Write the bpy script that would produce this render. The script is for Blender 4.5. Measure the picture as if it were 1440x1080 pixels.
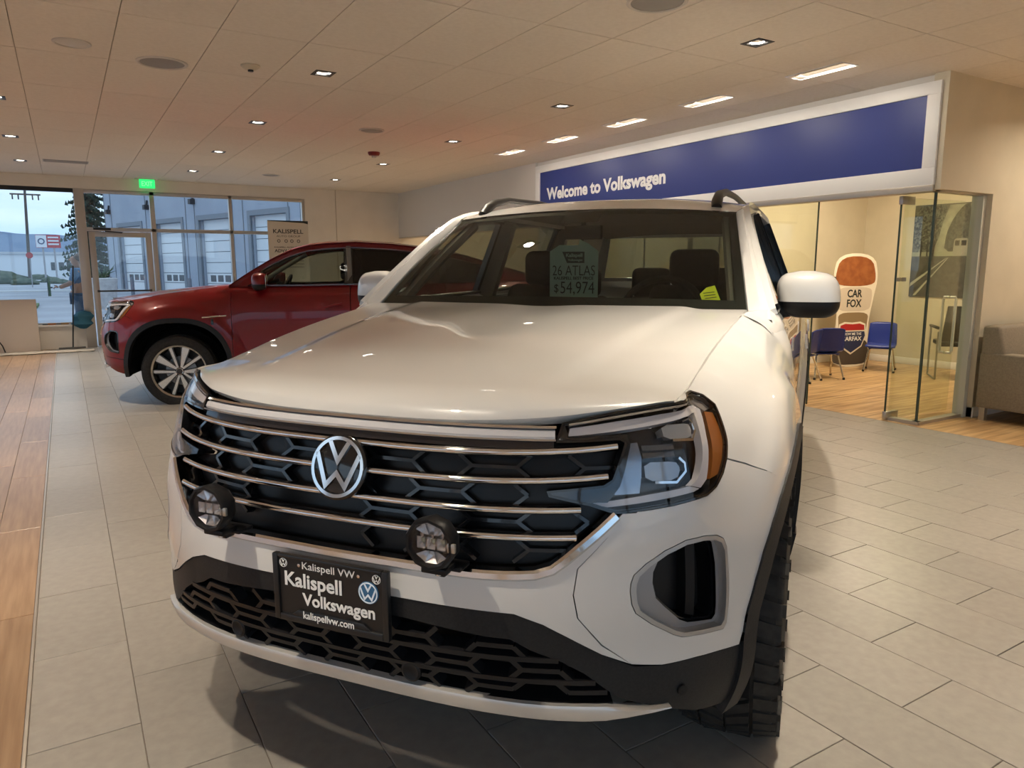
import bpy, bmesh, math, random
from mathutils import Vector, Matrix, noise
from mathutils.geometry import delaunay_2d_cdt
random.seed(7)
PI = math.pi
SC = bpy.context.scene
COL = SC.collection
for _o in list(bpy.data.objects):
    bpy.data.objects.remove(_o)

# ---------------------------------------------------------------- camera
CAM_H = 1.436
YAW, PITCH, ROLL, FPX = 0.547306, 0.159279, -0.002084, 1021.68
_f = Vector((math.sin(YAW)*math.cos(PITCH), math.cos(YAW)*math.cos(PITCH), -math.sin(PITCH)))
_r = Vector((math.cos(YAW), -math.sin(YAW), 0)); _u = _r.cross(_f)
_r2 = _r*math.cos(ROLL)+_u*math.sin(ROLL); _u2 = -_r*math.sin(ROLL)+_u*math.cos(ROLL)
cam_d = bpy.data.cameras.new('camera'); cam = bpy.data.objects.new('camera', cam_d); COL.objects.link(cam)
cam_d.sensor_width = 36; cam_d.lens = FPX/1440*36; cam_d.clip_start = .02; cam_d.clip_end = 2000
cam.matrix_world = Matrix(((_r2.x, _u2.x, -_f.x, 0), (_r2.y, _u2.y, -_f.y, 0), (_r2.z, _u2.z, -_f.z, CAM_H), (0, 0, 0, 1)))
SC.camera = cam
def ray(x, y):
    return _r2*((x-720)/FPX) - _u2*((y-540)/FPX) + _f
def at_z(x, y, z):
    d = ray(x, y); return Vector((0, 0, CAM_H)) + d*((z-CAM_H)/d.z)
def at_x(x, y, X):
    d = ray(x, y); return Vector((0, 0, CAM_H)) + d*(X/d.x)
def at_y(x, y, Y):
    d = ray(x, y); return Vector((0, 0, CAM_H)) + d*(Y/d.y)
def to_px(p):
    d = Vector(p)-Vector((0, 0, CAM_H)); c = d.dot(_f)
    if c < .05: return None
    return 720+FPX*d.dot(_r2)/c, 540-FPX*d.dot(_u2)/c

# ---------------------------------------------------------------- sky, exposure
SC.view_settings.view_transform = 'Standard'; SC.view_settings.look = 'None'
SC.view_settings.gamma = 1; SC.view_settings.use_curve_mapping = False
SC.view_settings.exposure = 0.55
wd = bpy.data.worlds.new('sky'); SC.world = wd; wd.use_nodes = True
nt = wd.node_tree; nt.nodes.clear()
def N(t, kind, **kw):
    n = t.nodes.new(kind)
    for k, v in kw.items(): setattr(n, k, v)
    return n
_tc = N(nt, 'ShaderNodeTexCoord'); _mp = N(nt, 'ShaderNodeMapping'); _mp.inputs['Scale'].default_value = (1.2, 1.2, 7)
_no = N(nt, 'ShaderNodeTexNoise'); _no.inputs['Scale'].default_value = 1.7; _no.inputs['Detail'].default_value = 5
_cr = N(nt, 'ShaderNodeValToRGB'); _cr.color_ramp.elements[0].position = .38; _cr.color_ramp.elements[1].position = .66
_cr.color_ramp.elements[0].color = (.30, .46, .66, 1); _cr.color_ramp.elements[1].color = (.62, .69, .76, 1)
_bg = N(nt, 'ShaderNodeBackground'); _bg.inputs['Strength'].default_value = 1.4; _wo = N(nt, 'ShaderNodeOutputWorld')
for a, b in ((_tc.outputs['Generated'], _mp.inputs['Vector']), (_mp.outputs[0], _no.inputs['Vector']), (_no.outputs['Fac'], _cr.inputs[0]), (_cr.outputs[0], _bg.inputs[0]), (_bg.outputs[0], _wo.inputs[0])):
    nt.links.new(a, b)
LAMP_COL = (1.0, .87, .69)
DOWN_W, WASH_W, OFFICE_W = 12.6, 7.0, 60.0      # watts of the ceiling fittings

# ---------------------------------------------------------------- materials
MATS = {}
def mat(name, col=(.8, .8, .8), rough=.5, metal=0.0, coat=0.0, coat_rough=.03, spec=.5, trans=0.0, ior=1.45, emit=None, emit_s=0.0, alpha=1.0):
    if name in MATS: return MATS[name]
    m = bpy.data.materials.new(name); m.use_nodes = True
    b = m.node_tree.nodes['Principled BSDF']; i = b.inputs
    i['Base Color'].default_value = (*col, 1); i['Roughness'].default_value = rough; i['Metallic'].default_value = metal
    i['Coat Weight'].default_value = coat; i['Coat Roughness'].default_value = coat_rough
    i['Specular IOR Level'].default_value = spec; i['Transmission Weight'].default_value = trans; i['IOR'].default_value = ior; i['Alpha'].default_value = alpha
    if emit: i['Emission Color'].default_value = (*emit, 1); i['Emission Strength'].default_value = emit_s
    MATS[name] = m
    return m
def pane_mat(name, tint, gloss=.05, ior=1.5):
    """thin flat glass: tinted see-through plus mirror reflection by Fresnel"""
    if name in MATS: return MATS[name]
    m = bpy.data.materials.new(name); m.use_nodes = True; t = m.node_tree; t.nodes.clear()
    o = N(t, 'ShaderNodeOutputMaterial'); tr = N(t, 'ShaderNodeBsdfTransparent'); gl = N(t, 'ShaderNodeBsdfGlossy'); mx = N(t, 'ShaderNodeMixShader'); fr = N(t, 'ShaderNodeLayerWeight'); fr.inputs[0].default_value = .5; pw = N(t, 'ShaderNodeMath'); pw.operation = 'POWER'; pw.inputs[1].default_value = 5; ml = N(t, 'ShaderNodeMath'); ml.operation = 'MULTIPLY_ADD'; f0 = ((ior-1)/(ior+1))**2*gloss*20; ml.inputs[1].default_value = 1-f0; ml.inputs[2].default_value = f0
    tr.inputs[0].default_value = (*tint, 1); gl.inputs['Roughness'].default_value = .0
    t.links.new(fr.outputs['Facing'], pw.inputs[0]); t.links.new(pw.outputs[0], ml.inputs[0]); t.links.new(ml.outputs[0], mx.inputs[0]); t.links.new(tr.outputs[0], mx.inputs[1]); t.links.new(gl.outputs[0], mx.inputs[2]); t.links.new(mx.outputs[0], o.inputs[0])
    MATS[name] = m
    return m
def noisy(name, c1, c2, scale=(1, 1, 1), nscale=8, detail=4, rough=.5, lo=.35, hi=.65, bump=0.0, rand=0.0, coat=0, spec=.5, wave=None):
    """two-tone procedural surface in object space; rand adds a shift of tone from piece to piece"""
    if name in MATS: return MATS[name]
    m = mat(name, c1, rough, coat=coat, spec=spec); t = m.node_tree; b = t.nodes['Principled BSDF']
    tc = N(t, 'ShaderNodeTexCoord'); mp = N(t, 'ShaderNodeMapping'); mp.inputs['Scale'].default_value = scale
    oi = N(t, 'ShaderNodeObjectInfo'); ad = N(t, 'ShaderNodeVectorMath'); ad.operation = 'ADD'
    t.links.new(tc.outputs['Object'], ad.inputs[0])
    mu = N(t, 'ShaderNodeMath'); mu.operation = 'MULTIPLY'; mu.inputs[1].default_value = 37.0 if rand else 0.0
    t.links.new(oi.outputs['Random'], mu.inputs[0]); t.links.new(mu.outputs[0], ad.inputs[1]); t.links.new(ad.outputs[0], mp.inputs[0])
    no = N(t, 'ShaderNodeTexNoise'); no.inputs['Scale'].default_value = nscale; no.inputs['Detail'].default_value = detail
    t.links.new(mp.outputs[0], no.inputs['Vector'])
    cr = N(t, 'ShaderNodeValToRGB'); cr.color_ramp.elements[0].position = lo; cr.color_ramp.elements[1].position = hi
    cr.color_ramp.elements[0].color = (*c1, 1); cr.color_ramp.elements[1].color = (*c2, 1)
    t.links.new(no.outputs['Fac'], cr.inputs[0]); out = cr.outputs[0]
    if rand:
        hs = N(t, 'ShaderNodeHueSaturation'); mr = N(t, 'ShaderNodeMapRange'); mr.inputs['To Min'].default_value = 1-rand; mr.inputs['To Max'].default_value = 1+rand
        t.links.new(oi.outputs['Random'], mr.inputs[0]); t.links.new(mr.outputs[0], hs.inputs['Value']); t.links.new(out, hs.inputs['Color']); out = hs.outputs[0]
    t.links.new(out, b.inputs['Base Color'])
    if bump:
        bp = N(t, 'ShaderNodeBump'); bp.inputs['Strength'].default_value = bump; bp.inputs['Distance'].default_value = .01
        t.links.new(no.outputs['Fac'], bp.inputs['Height']); t.links.new(bp.outputs[0], b.inputs['Normal'])
    return m

# ---------------------------------------------------------------- object helpers
def tag(o, label=None, cat=None, group=None, kind=None):
    if label: o['label'] = label
    if cat: o['category'] = cat
    if group: o['group'] = group
    if kind: o['kind'] = kind
    return o
def empty(name, loc=(0, 0, 0), rz=0.0, **kw):
    o = bpy.data.objects.new(name, None); COL.objects.link(o); o.location = loc; o.rotation_euler = (0, 0, rz); o.empty_display_size = .1
    return tag(o, **kw)
def link(name, me, m=None, parent=None, smooth=False, **kw):
    if m is not None and not me.materials: me.materials.append(m)
    if smooth and len(me.polygons): me.polygons.foreach_set('use_smooth', [True]*len(me.polygons))
    o = bpy.data.objects.new(name, me); COL.objects.link(o); o.parent = parent
    return tag(o, **kw)
def raw(name, vs, fs, m, parent=None, smooth=False, **kw):
    me = bpy.data.meshes.new(name); me.from_pydata([tuple(v) for v in vs], [], fs); me.update()
    return link(name, me, m, parent, smooth, **kw)
class MB:
    """collects boxes, tubes, prisms into one mesh"""
    def __init__(s): s.v = []; s.f = []
    def add(s, vs, fs, mx=None):
        k = len(s.v); s.v += [tuple(mx @ Vector(v)) if mx else tuple(v) for v in vs]; s.f += [tuple(i+k for i in f) for f in fs]; return s
    def box(s, x0, x1, y0, y1, z0, z1, mx=None):
        return s.add([(x0, y0, z0), (x1, y0, z0), (x1, y1, z0), (x0, y1, z0), (x0, y0, z1), (x1, y0, z1), (x1, y1, z1), (x0, y1, z1)],
                     [(0, 3, 2, 1), (4, 5, 6, 7), (0, 1, 5, 4), (1, 2, 6, 5), (2, 3, 7, 6), (3, 0, 4, 7)], mx)
    def bar(s, a, b, w, h=None, up=Vector((0, 0, 1))):
        a = Vector(a); b = Vector(b); h = h or w; t = (b-a).normalized(); up = Vector(up)
        if abs(t.dot(up)) > .98: up = Vector((1, 0, 0)) if abs(t.x) < .9 else Vector((0, 1, 0))
        x = t.cross(up).normalized(); y = x.cross(t); r = []
        for p in (a, b): r += [p-x*w/2-y*h/2, p+x*w/2-y*h/2, p+x*w/2+y*h/2, p-x*w/2+y*h/2]
        return s.add(r, [(0, 1, 2, 3), (7, 6, 5, 4), (0, 4, 5, 1), (1, 5, 6, 2), (2, 6, 7, 3), (3, 7, 4, 0)])
    def tube(s, pts, r, n=10, cap=True):
        pts = [Vector(p) for p in pts]; rs = r if isinstance(r, (list, tuple)) else [r]*len(pts); vs = []; fs = []
        t0 = (pts[1]-pts[0]).normalized(); up = Vector((0, 0, 1)) if abs(t0.z) < .9 else Vector((1, 0, 0)); x = t0.cross(up).normalized()
        for i, p in enumerate(pts):
            t = (pts[min(i+1, len(pts)-1)]-pts[max(i-1, 0)]).normalized(); x = (x-t*x.dot(t)).normalized(); y = t.cross(x)
            for k in range(n):
                a = 2*PI*k/n; vs.append(p+(x*math.cos(a)+y*math.sin(a))*rs[i])
        for i in range(len(pts)-1):
            for k in range(n):
                fs.append((i*n+k, i*n+(k+1) % n, (i+1)*n+(k+1) % n, (i+1)*n+k))
        if cap: fs += [tuple(range(n))[::-1], tuple(range((len(pts)-1)*n, len(pts)*n))]
        return s.add(vs, fs)
    def lathe(s, prof, n=32, mx=None, closed=False):
        """prof: (radius, height) about local z"""
        vs = []; fs = []; m = len(prof)
        for k in range(n):
            a = 2*PI*k/n; vs += [(r*math.cos(a), r*math.sin(a), h) for r, h in prof]
        for k in range(n):
            j = (k+1) % n
            for i in range(m-1 if not closed else m):
                i2 = (i+1) % m
                fs.append((k*m+i, j*m+i, j*m+i2, k*m+i2))
        return s.add(vs, fs, mx)
    def prism(s, poly, z0, z1, mx=None):
        n = len(poly); vs = [(x, y, z0) for x, y in poly]+[(x, y, z1) for x, y in poly]
        return s.add(vs, [tuple(range(n))[::-1], tuple(range(n, 2*n))]+[(i, (i+1) % n, (i+1) % n+n, i+n) for i in range(n)], mx)
    def grid(s, rows, closed=False):
        k = len(rows[0]); vs = [p for r in rows for p in r]; fs = []
        for i in range(len(rows)-1):
            for j in range(k if closed else k-1):
                fs.append((i*k+j, i*k+(j+1) % k, (i+1)*k+(j+1) % k, (i+1)*k+j))
        return s.add(vs, fs)
    def mesh(s, name, bevel=0.0, seg=2, ang=30):
        me = bpy.data.meshes.new(name); me.from_pydata(s.v, [], s.f); me.update()
        bm = bmesh.new(); bm.from_mesh(me)
        bmesh.ops.recalc_face_normals(bm, faces=bm.faces)
        if bevel:
            es = [e for e in bm.edges if len(e.link_faces) == 2 and e.calc_face_angle(0) > math.radians(ang)]
            bmesh.ops.bevel(bm, geom=es, offset=bevel, segments=seg, affect='EDGES', profile=.5, clamp_overlap=True)
        bm.to_mesh(me); bm.free(); return me
    def build(s, name, m, parent=None, bevel=0.0, seg=2, smooth=False, loc=None, rot=None, ang=30, **kw):
        me = s.mesh(name, bevel, seg, ang)
        if bevel or smooth:
            me.polygons.foreach_set('use_smooth', [True]*len(me.polygons)); me.set_sharp_from_angle(angle=math.radians(38))
        o = link(name, me, m, parent, **kw)
        if loc: o.location = loc
        if rot: o.rotation_euler = rot
        return o
def copy_tree(o, parent=None):
    c = o.copy(); COL.objects.link(c); c.parent = parent
    for ch in o.children: copy_tree(ch, c)
    return c
def text_mesh(body, size, bold=0.0, xs=1.0, extrude=.0005, align='CENTER', space=1.0):
    cu = bpy.data.curves.new('lettering', 'FONT'); cu.body = body; cu.size = size; cu.align_x = align; cu.align_y = 'CENTER'
    cu.extrude = extrude; cu.offset = bold; cu.space_character = space; cu.resolution_u = 3
    ob = bpy.data.objects.new('lettering', cu); COL.objects.link(ob)
    me = bpy.data.meshes.new_from_object(ob.evaluated_get(bpy.context.evaluated_depsgraph_get()))
    bpy.data.objects.remove(ob); bpy.data.curves.remove(cu)
    if xs != 1: me.transform(Matrix.Diagonal((xs, 1, 1, 1)))
    return me
def lettering(body, size, mx, m, parent, name='lettering', fit=None, **kw):
    """flat letters in local xy, placed by matrix mx; fit = wanted width"""
    me = text_mesh(body, size, **kw)
    if fit:
        xs = [v.co.x for v in me.vertices]; w = max(xs)-min(xs); c = (max(xs)+min(xs))/2
        me.transform(Matrix.Diagonal((fit/w, 1, 1, 1)) @ Matrix.Translation((-c, 0, 0)))
    me.transform(mx); me.materials.clear()
    return link(name, me, m, parent)
def frame_mx(o, x, y):
    """matrix with origin o, local x and y directions"""
    x = Vector(x).normalized(); y = Vector(y); y = (y-x*y.dot(x)).normalized(); z = x.cross(y); o = Vector(o)
    return Matrix(((x.x, y.x, z.x, o.x), (x.y, y.y, z.y, o.y), (x.z, y.z, z.z, o.z), (0, 0, 0, 1)))
# ================================================================ ROOM SHELL
Zc = 3.05; XW = 6.45; YF = 15.4; XL = -7.0; YB = -5.2
M_wall = noisy('wall_paint', (.74, .69, .61), (.78, .73, .65), nscale=3, rough=.75)
M_tan = noisy('tan_wall_paint', (.61, .55, .42), (.65, .585, .45), nscale=3, rough=.75)
M_grout = mat('grout', (.20, .17, .145), .8)
M_tile = noisy('floor_tile', (.285, .262, .235), (.33, .305, .273), nscale=26, detail=6, rough=.33, rand=.045, lo=.3, hi=.7, spec=.45)
M_plank = noisy('wood_look_plank', (.25, .15, .085), (.36, .235, .14), scale=(9, .55, 1), nscale=5, detail=6, rough=.30, rand=.12, lo=.3, hi=.72)
M_oak = noisy('strip_wood_floor', (.46, .28, .125), (.62, .40, .195), scale=(14, .7, 1), nscale=5, detail=4, rough=.32, lo=.3, hi=.7)
M_white = mat('white_paint', (.78, .76, .72), .5)
M_alu = mat('aluminium', (.52, .48, .43), .38, .75)
M_black = mat('black_plastic', (.012, .012, .013), .42)
M_glass = pane_mat('window_glass', (.93, .96, .97))
M_oglass = pane_mat('office_glass', (.945, .965, .915), ior=1.52)

fl = MB().box(XL, 11.2, YB, YF+.25, -.14, -.005).build('floor', M_grout, kind='structure')
# ---- tiles: running bond of 0.307 x 0.612 pieces
TW, TL, TX0, TY0, TXE = .307, .612, -.216, 2.432, XW+.03
def in_car(x, y):
    dx, dy = x-.499, y-1.632; s, c = math.sin(math.radians(53.72)), math.cos(math.radians(53.72))
    v = dx*s+dy*c; u = dx*c-dy*s; return .7 < v < 4.6 and abs(u) < .75
cells = []
for i in range(22):
    x0 = TX0+i*TW; x1 = min(x0+TW, TXE)
    y = TY0+(0 if i % 2 == 0 else TL/2)-TL*14
    while y < YF:
        y0, y1 = max(y, YB), min(y+TL, YF)
        if y1-y0 > .03: cells.append((x0, x1, y0, y1))
        y += TL
def area_px(c):
    ps = [to_px((x, y, 0)) for x, y in ((c[0], c[2]), (c[1], c[2]), (c[1], c[3]), (c[0], c[3]))]
    if None in ps: return 0
    cx = sum(p[0] for p in ps)/4; cy = sum(p[1] for p in ps)/4
    if not (-60 < cx < 1500 and 0 < cy < 1150): return 0
    if in_car((c[0]+c[1])/2, (c[2]+c[3])/2): return 0
    return abs(sum(ps[k][0]*ps[(k+1) % 4][1]-ps[(k+1) % 4][0]*ps[k][1] for k in range(4)))/2
def slab(w, l, t=.006, b=.0012):
    return MB().add([(-w/2, -l/2, -t), (w/2, -l/2, -t), (w/2, l/2, -t), (-w/2, l/2, -t), (-w/2, -l/2, -b), (w/2, -l/2, -b), (w/2, l/2, -b), (-w/2, l/2, -b),
                     (-w/2+b, -l/2+b, 0), (w/2-b, -l/2+b, 0), (w/2-b, l/2-b, 0), (-w/2+b, l/2-b, 0)],
                    [(0, 1, 5, 4), (1, 2, 6, 5), (2, 3, 7, 6), (3, 0, 4, 7), (4, 5, 9, 8), (5, 6, 10, 9), (6, 7, 11, 10), (7, 4, 8, 11), (8, 9, 10, 11)])
SLABS = {}
def lay(cells, name, gap, m, limit, z=0.0):
    cells = sorted(cells, key=area_px, reverse=True); rest = MB()
    for k, c in enumerate(cells):
        w, l = round(c[1]-c[0]-gap, 4), round(c[3]-c[2]-gap, 4); ce = ((c[0]+c[1])/2, (c[2]+c[3])/2, z+.0002*((k*7) % 5-2))
        if k < limit and area_px(c) > 0:
            if (name, w, l) not in SLABS: SLABS[(name, w, l)] = slab(w, l).mesh(name); SLABS[(name, w, l)].materials.append(m)
            o = bpy.data.objects.new(name, SLABS[(name, w, l)]); COL.objects.link(o); o.parent = fl; o.location = ce
        else:
            s = slab(w, l); rest.add(s.v, s.f, Matrix.Translation(ce))
    if rest.v: rest.build(name, m, fl, kind='stuff')
lay(cells, 'floor_tile', .0035, M_tile, 300)
planks = []
for i in range(34):
    x1 = TX0-.012-.2*i; x0 = x1-.2
    y = 3.497+(.41*i if i % 3 else 0)-1.22*8
    while y < YF:
        y0, y1 = max(y, YB), min(y+1.22, YF)
        if y1-y0 > .05 and x0 > XL: planks.append((x0, x1, y0, y1))
        y += 1.22
lay(planks, 'floor_plank', .003, M_plank, 200)
MB().box(TX0-.011, TX0-.001, YB, YF, -.006, .003).build('trim_1', mat('strip_metal', (.62, .58, .52), .35, .8), bevel=.001, kind='structure')
# strip wood beyond the showroom tiles, boards too narrow to pick apart
M_ofl = noisy('office_boards', (.36, .205, .085), (.64, .43, .215), scale=(.5, 7, 1), nscale=3, detail=2, rough=.3, lo=.38, hi=.62)
MB().box(XW+.035, 11.0, YB, YF, -.006, .0).build('floor', M_ofl, kind='structure')

# ---- ceiling of 2 x 4 ft panels
ce = MB().box(XL, 11.2, YB, YF+.25, Zc+.012, Zc+.16).build('ceiling', mat('ceiling_grid', (.40, .34, .27), .7), kind='structure')
M_ct = noisy('ceiling_panel', (.74, .675, .595), (.78, .715, .635), nscale=30, rough=.85, rand=.02)
CW, CL = .6096, 1.2192
HOLES = [(x, y) for x in (-5.30, -2.86, -.42, 2.005, 4.46) for y in (-3.45, -1.01, 1.43, 3.87, 6.33, 8.78, 11.22, 13.62)]
HOLES += [(x, y) for x in (6.90, 9.34) for y in (-3.45, -1.01, 1.43)]
WASH = [(5.545, y) for y in (4.13, 5.42, 6.66, 7.91, 9.15)]
cl_cells = []
x = 2.27-CW*15
while x < 11:
    y = 4.335+CL*-8
    while y < YF:
        a = (max(x, XL), min(x+CW, 11.15), max(y, YB), min(y+CL, YF))
        if a[1]-a[0] > .05 and a[3]-a[2] > .05: cl_cells.append(a)
        y += CL
    x += CW
def ceil_px(c):
    ps = [to_px((x, y, Zc)) for x, y in ((c[0], c[2]), (c[1], c[2]), (c[1], c[3]), (c[0], c[3]))]
    if None in ps: return 0
    cx = sum(p[0] for p in ps)/4; cy = sum(p[1] for p in ps)/4
    if not (-80 < cx < 1520 and -60 < cy < 300): return 0
    return abs(sum(ps[k][0]*ps[(k+1) % 4][1]-ps[(k+1) % 4][0]*ps[k][1] for k in range(4)))/2
rest = MB()
def ceil_piece(mb, a, ox, oy):
    """one panel, with its square or long opening left out where a fitting is let in"""
    g = .003; x0, x1, y0, y1 = a[0]+g-ox, a[1]-g-ox, a[2]+g-oy, a[3]-g-oy; cut = None
    for hx, hy in HOLES:
        if a[0] < hx < a[1] and a[2] < hy < a[3]: cut = (hx-.085-ox, hx+.085-ox, hy-.085-oy, hy+.085-oy)
    for hx, hy in WASH:
        if a[0] < hx < a[1] and a[2] < hy < a[3]: cut = (hx-.10-ox, hx+.10-ox, hy-.27-oy, hy+.27-oy)
    if not cut: mb.box(x0, x1, y0, y1, 0, .012); return
    cut = (max(cut[0], x0+.004), min(cut[1], x1-.004), max(cut[2], y0+.004), min(cut[3], y1-.004))
    mb.box(x0, cut[0], y0, y1, 0, .012); mb.box(cut[1], x1, y0, y1, 0, .012); mb.box(cut[0], cut[1], y0, cut[2], 0, .012); mb.box(cut[0], cut[1], cut[3], y1, 0, .012)
for a in cl_cells:
    ox, oy = (a[0]+a[1])/2, (a[2]+a[3])/2
    if ceil_px(a) > 0:
        mb = MB(); ceil_piece(mb, a, ox, oy); o = mb.build('ceiling_panel', M_ct, ce, loc=(ox, oy, Zc))
    else:
        mb = MB(); ceil_piece(mb, a, ox, oy); rest.add(mb.v, mb.f, Matrix.Translation((ox, oy, Zc)))
rest.build('ceiling_panel', M_ct, ce, kind='stuff')

# ---- far wall with glazing
fw = MB()
fw.box(XL, .26, YF, YF+.2, 2.84, Zc); fw.box(.26, 4.36, YF, YF+.2, 2.83, Zc); fw.box(4.36, 11.2, YF, YF+.2, 0, Zc); fw.box(XL, .26, YF, YF+.2, -.01, .40); fw.box(.26, .36, YF, YF+.2, -.01, .40)
fw = fw.build('wall_far', M_wall, kind='structure')
MB().box(XL, .34, YF-.05, YF, .40, .435).build('window_sill', M_white, fw, bevel=.004)
MB().box(5.02, 5.035, YF-.006, YF, 0, Zc).build('panel_joint', mat('joint', (.5, .44, .36), .7), fw)
# big window left
w1 = MB().box(XL, .27, YF+.02, YF+.10, 2.77, 2.84).build('window_1', M_black, kind='structure')
mb = MB()
for x in (-4.9, -2.4): mb.box(x-.035, x+.035, YF+.02, YF+.1, .43, 2.78)
mb.box(XL, .27, YF+.02, YF+.1, .43, .47); mb.build('window_frame', M_alu, w1)
for a, b in ((XL, -4.935), (-4.865, -2.435), (-2.365, .26)): MB().box(a, b, YF+.055, YF+.065, .47, 2.78).build('pane', M_glass, w1)
# entrance: door and four fixed lights, a transom over them
w2 = MB().box(.26, .42, YF-.03, YF+.12, 0, 2.84)
for x0, x1 in ((1.475, 1.555), (2.875, 2.935), (4.31, 4.37)): w2.box(x0, x1, YF, YF+.1, 0, 2.84)
w2.box(.42, 4.31, YF, YF+.1, 2.77, 2.84); w2.box(.42, 4.31, YF, YF+.1, 2.10, 2.165); w2.box(1.555, 4.31, YF, YF+.1, 0, .12)
w2 = w2.build('window_2', M_alu, bevel=.004, kind='structure')
for x0, x1 in ((.42, 1.475), (1.555, 2.875), (2.935, 4.31)):
    MB().box(x0, x1, YF+.045, YF+.055, 2.165, 2.77).build('pane', M_glass, w2)
for x0, x1 in ((1.555, 2.875), (2.935, 4.31)): MB().box(x0, x1, YF+.045, YF+.055, .12, 2.10).build('pane', M_glass, w2)
d1 = MB().box(.44, .54, YF+.01, YF+.06, .02, 2.09).box(1.36, 1.46, YF+.01, YF+.06, .02, 2.09).box(.54, 1.36, YF+.01, YF+.06, 2.0, 2.09).box(.54, 1.36, YF+.01, YF+.06, .02, .22).build('door_1', M_alu, bevel=.004, kind='structure')
MB().box(.54, 1.36, YF+.03, YF+.04, .22, 2.0).build('pane', M_glass, d1)
MB().bar((.52, YF-.05, 1.02), (1.38, YF-.05, 1.02), .03).box(.5, .54, YF-.06, YF+.02, 1.0, 1.04).box(1.36, 1.4, YF-.06, YF+.02, 1.0, 1.04).build('push_bar', mat('dark_metal', (.08, .075, .07), .4, .8), d1)
MB().box(.52, .80, YF-.06, YF, 2.12, 2.16).bar((.70, YF-.03, 2.10), (.98, YF-.07, 2.075), .02).build('door_closer', mat('bronze_metal', (.03, .027, .024), .45, .5), d1, bevel=.003)

# ---- left and back walls with windows, out of view but lighting the room
wl = MB(); wl.box(XL-.2, XL, YB, YF, -.01, .45).box(XL-.2, XL, YB, YF, 2.8, Zc)
for y in (YB, -2.0, 1.3, 4.6, 7.9, 11.2, 14.5): wl.box(XL-.2, XL, y, y+.3, .45, 2.8)
wl.box(XL-.2, XL, 14.8, YF+.2, -.01, Zc); wl = wl.build('wall_left', M_wall, kind='structure')
for k in range(6): MB().box(XL-.11, XL-.10, YB+.3+(0 if k == 0 else 0)+3.3*k-.1*(k == 0), YB+3.2+3.3*k+.1, .45, 2.8).build('pane', M_glass, wl)
wb = MB(); wb.box(XL, 6.0, YB-.2, YB, 2.8, Zc).box(XL, 6.0, YB-.2, YB, -.01, .3).box(6.0, 11.2, YB-.2, YB, -.01, Zc)
for k in range(6): wb.box(XL+2.6*k, XL+2.6*k+.12, YB-.2, YB, .3, 2.8)
wb = wb.build('wall_back', M_wall, kind='structure')
for k in range(5): MB().box(XL+2.6*k+.12, XL+2.6*k+2.6, YB-.11, YB-.10, .3, 2.8).build('pane', M_glass, wb)

# ---- right: bulkhead over glazed offices
wr = MB().box(XW, XW+.25, 9.86, YF, 2.09, Zc).box(XW+.04, XW+.25, 3.62, 9.86, 2.09, Zc).build('wall_right', mat('bulkhead_paint', (.72, .69, .645), .7), kind='structure')
MB().box(XW-.01, XW+.26, 9.86, YF, 2.075, 2.09).build('soffit_trim', M_alu, wr)
wt = MB().box(XW, 11.0, 3.55, 3.68, 2.09, Zc).box(7.33, 11.0, 3.55, 3.68, 0, 2.09).build('wall_office', M_tan, kind='structure')
wo = MB().box(10.6, 10.75, 3.62, YF, 0, Zc).box(XW+.5, 10.6, 6.92, 7.02, 0, Zc).build('wall_office', M_tan, kind='structure')
MB().box(10.58, 10.6, 3.68, 6.92, 0, .10).box(XW+.5, 10.6, 6.90, 6.92, 0, .10).build('baseboard_office', M_white, bevel=.004, kind='structure')
MB().box(7.34, 11.0, 3.535, 3.55, 0, .10).box(7.33, 7.345, 3.535, 3.69, 0, .10).build('baseboard_right', M_white, bevel=.004, kind='structure')
MB().box(10.7, 11.2, YB, 3.55, 0, Zc).build('wall_right', M_tan, kind='structure')
# the sign fascia on the bulkhead
sg = empty('wall_sign', (XW, 6.72, 2.13), label='long blue sign with white frame and white welcome lettering over the offices', cat='sign')
def S(x, y, z): return (x-XW, y-6.72, z-2.13)
mb = MB()
for y0, y1, z0, z1 in ((3.60, 9.83, 2.88, 2.985), (3.60, 9.83, 2.13, 2.275), (3.60, 3.715, 2.275, 2.88), (9.72, 9.83, 2.275, 2.88)): mb.box(-.025, .04, y0-6.72, y1-6.72, z0-2.13, z1-2.13)
mb.build('sign_frame', mat('sign_white', (.86, .85, .83), .4), sg, bevel=.003)
MB().box(-.005, .035, 3.71-6.72, 9.725-6.72, 2.27-2.13, 2.885-2.13).build('sign_panel', mat('sign_blue', (.029, .048, .225), .4), sg)
mx = frame_mx(S(XW-.0056, 8.23, 2.535), (0, -1, 0), (0, 0, 1))
lettering('Welcome to Volkswagen', .235, mx, mat('sign_letter', (.9, .9, .9), .45), sg, fit=2.62, bold=.009)
MB().box(XW-.03, XW+.10, 3.60, 9.86, 2.075, 2.13).box(XW+.02, 7.34, 3.60, 3.68, 2.075, 2.13).build('trim_2', M_alu, bevel=.003, kind='structure')

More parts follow.
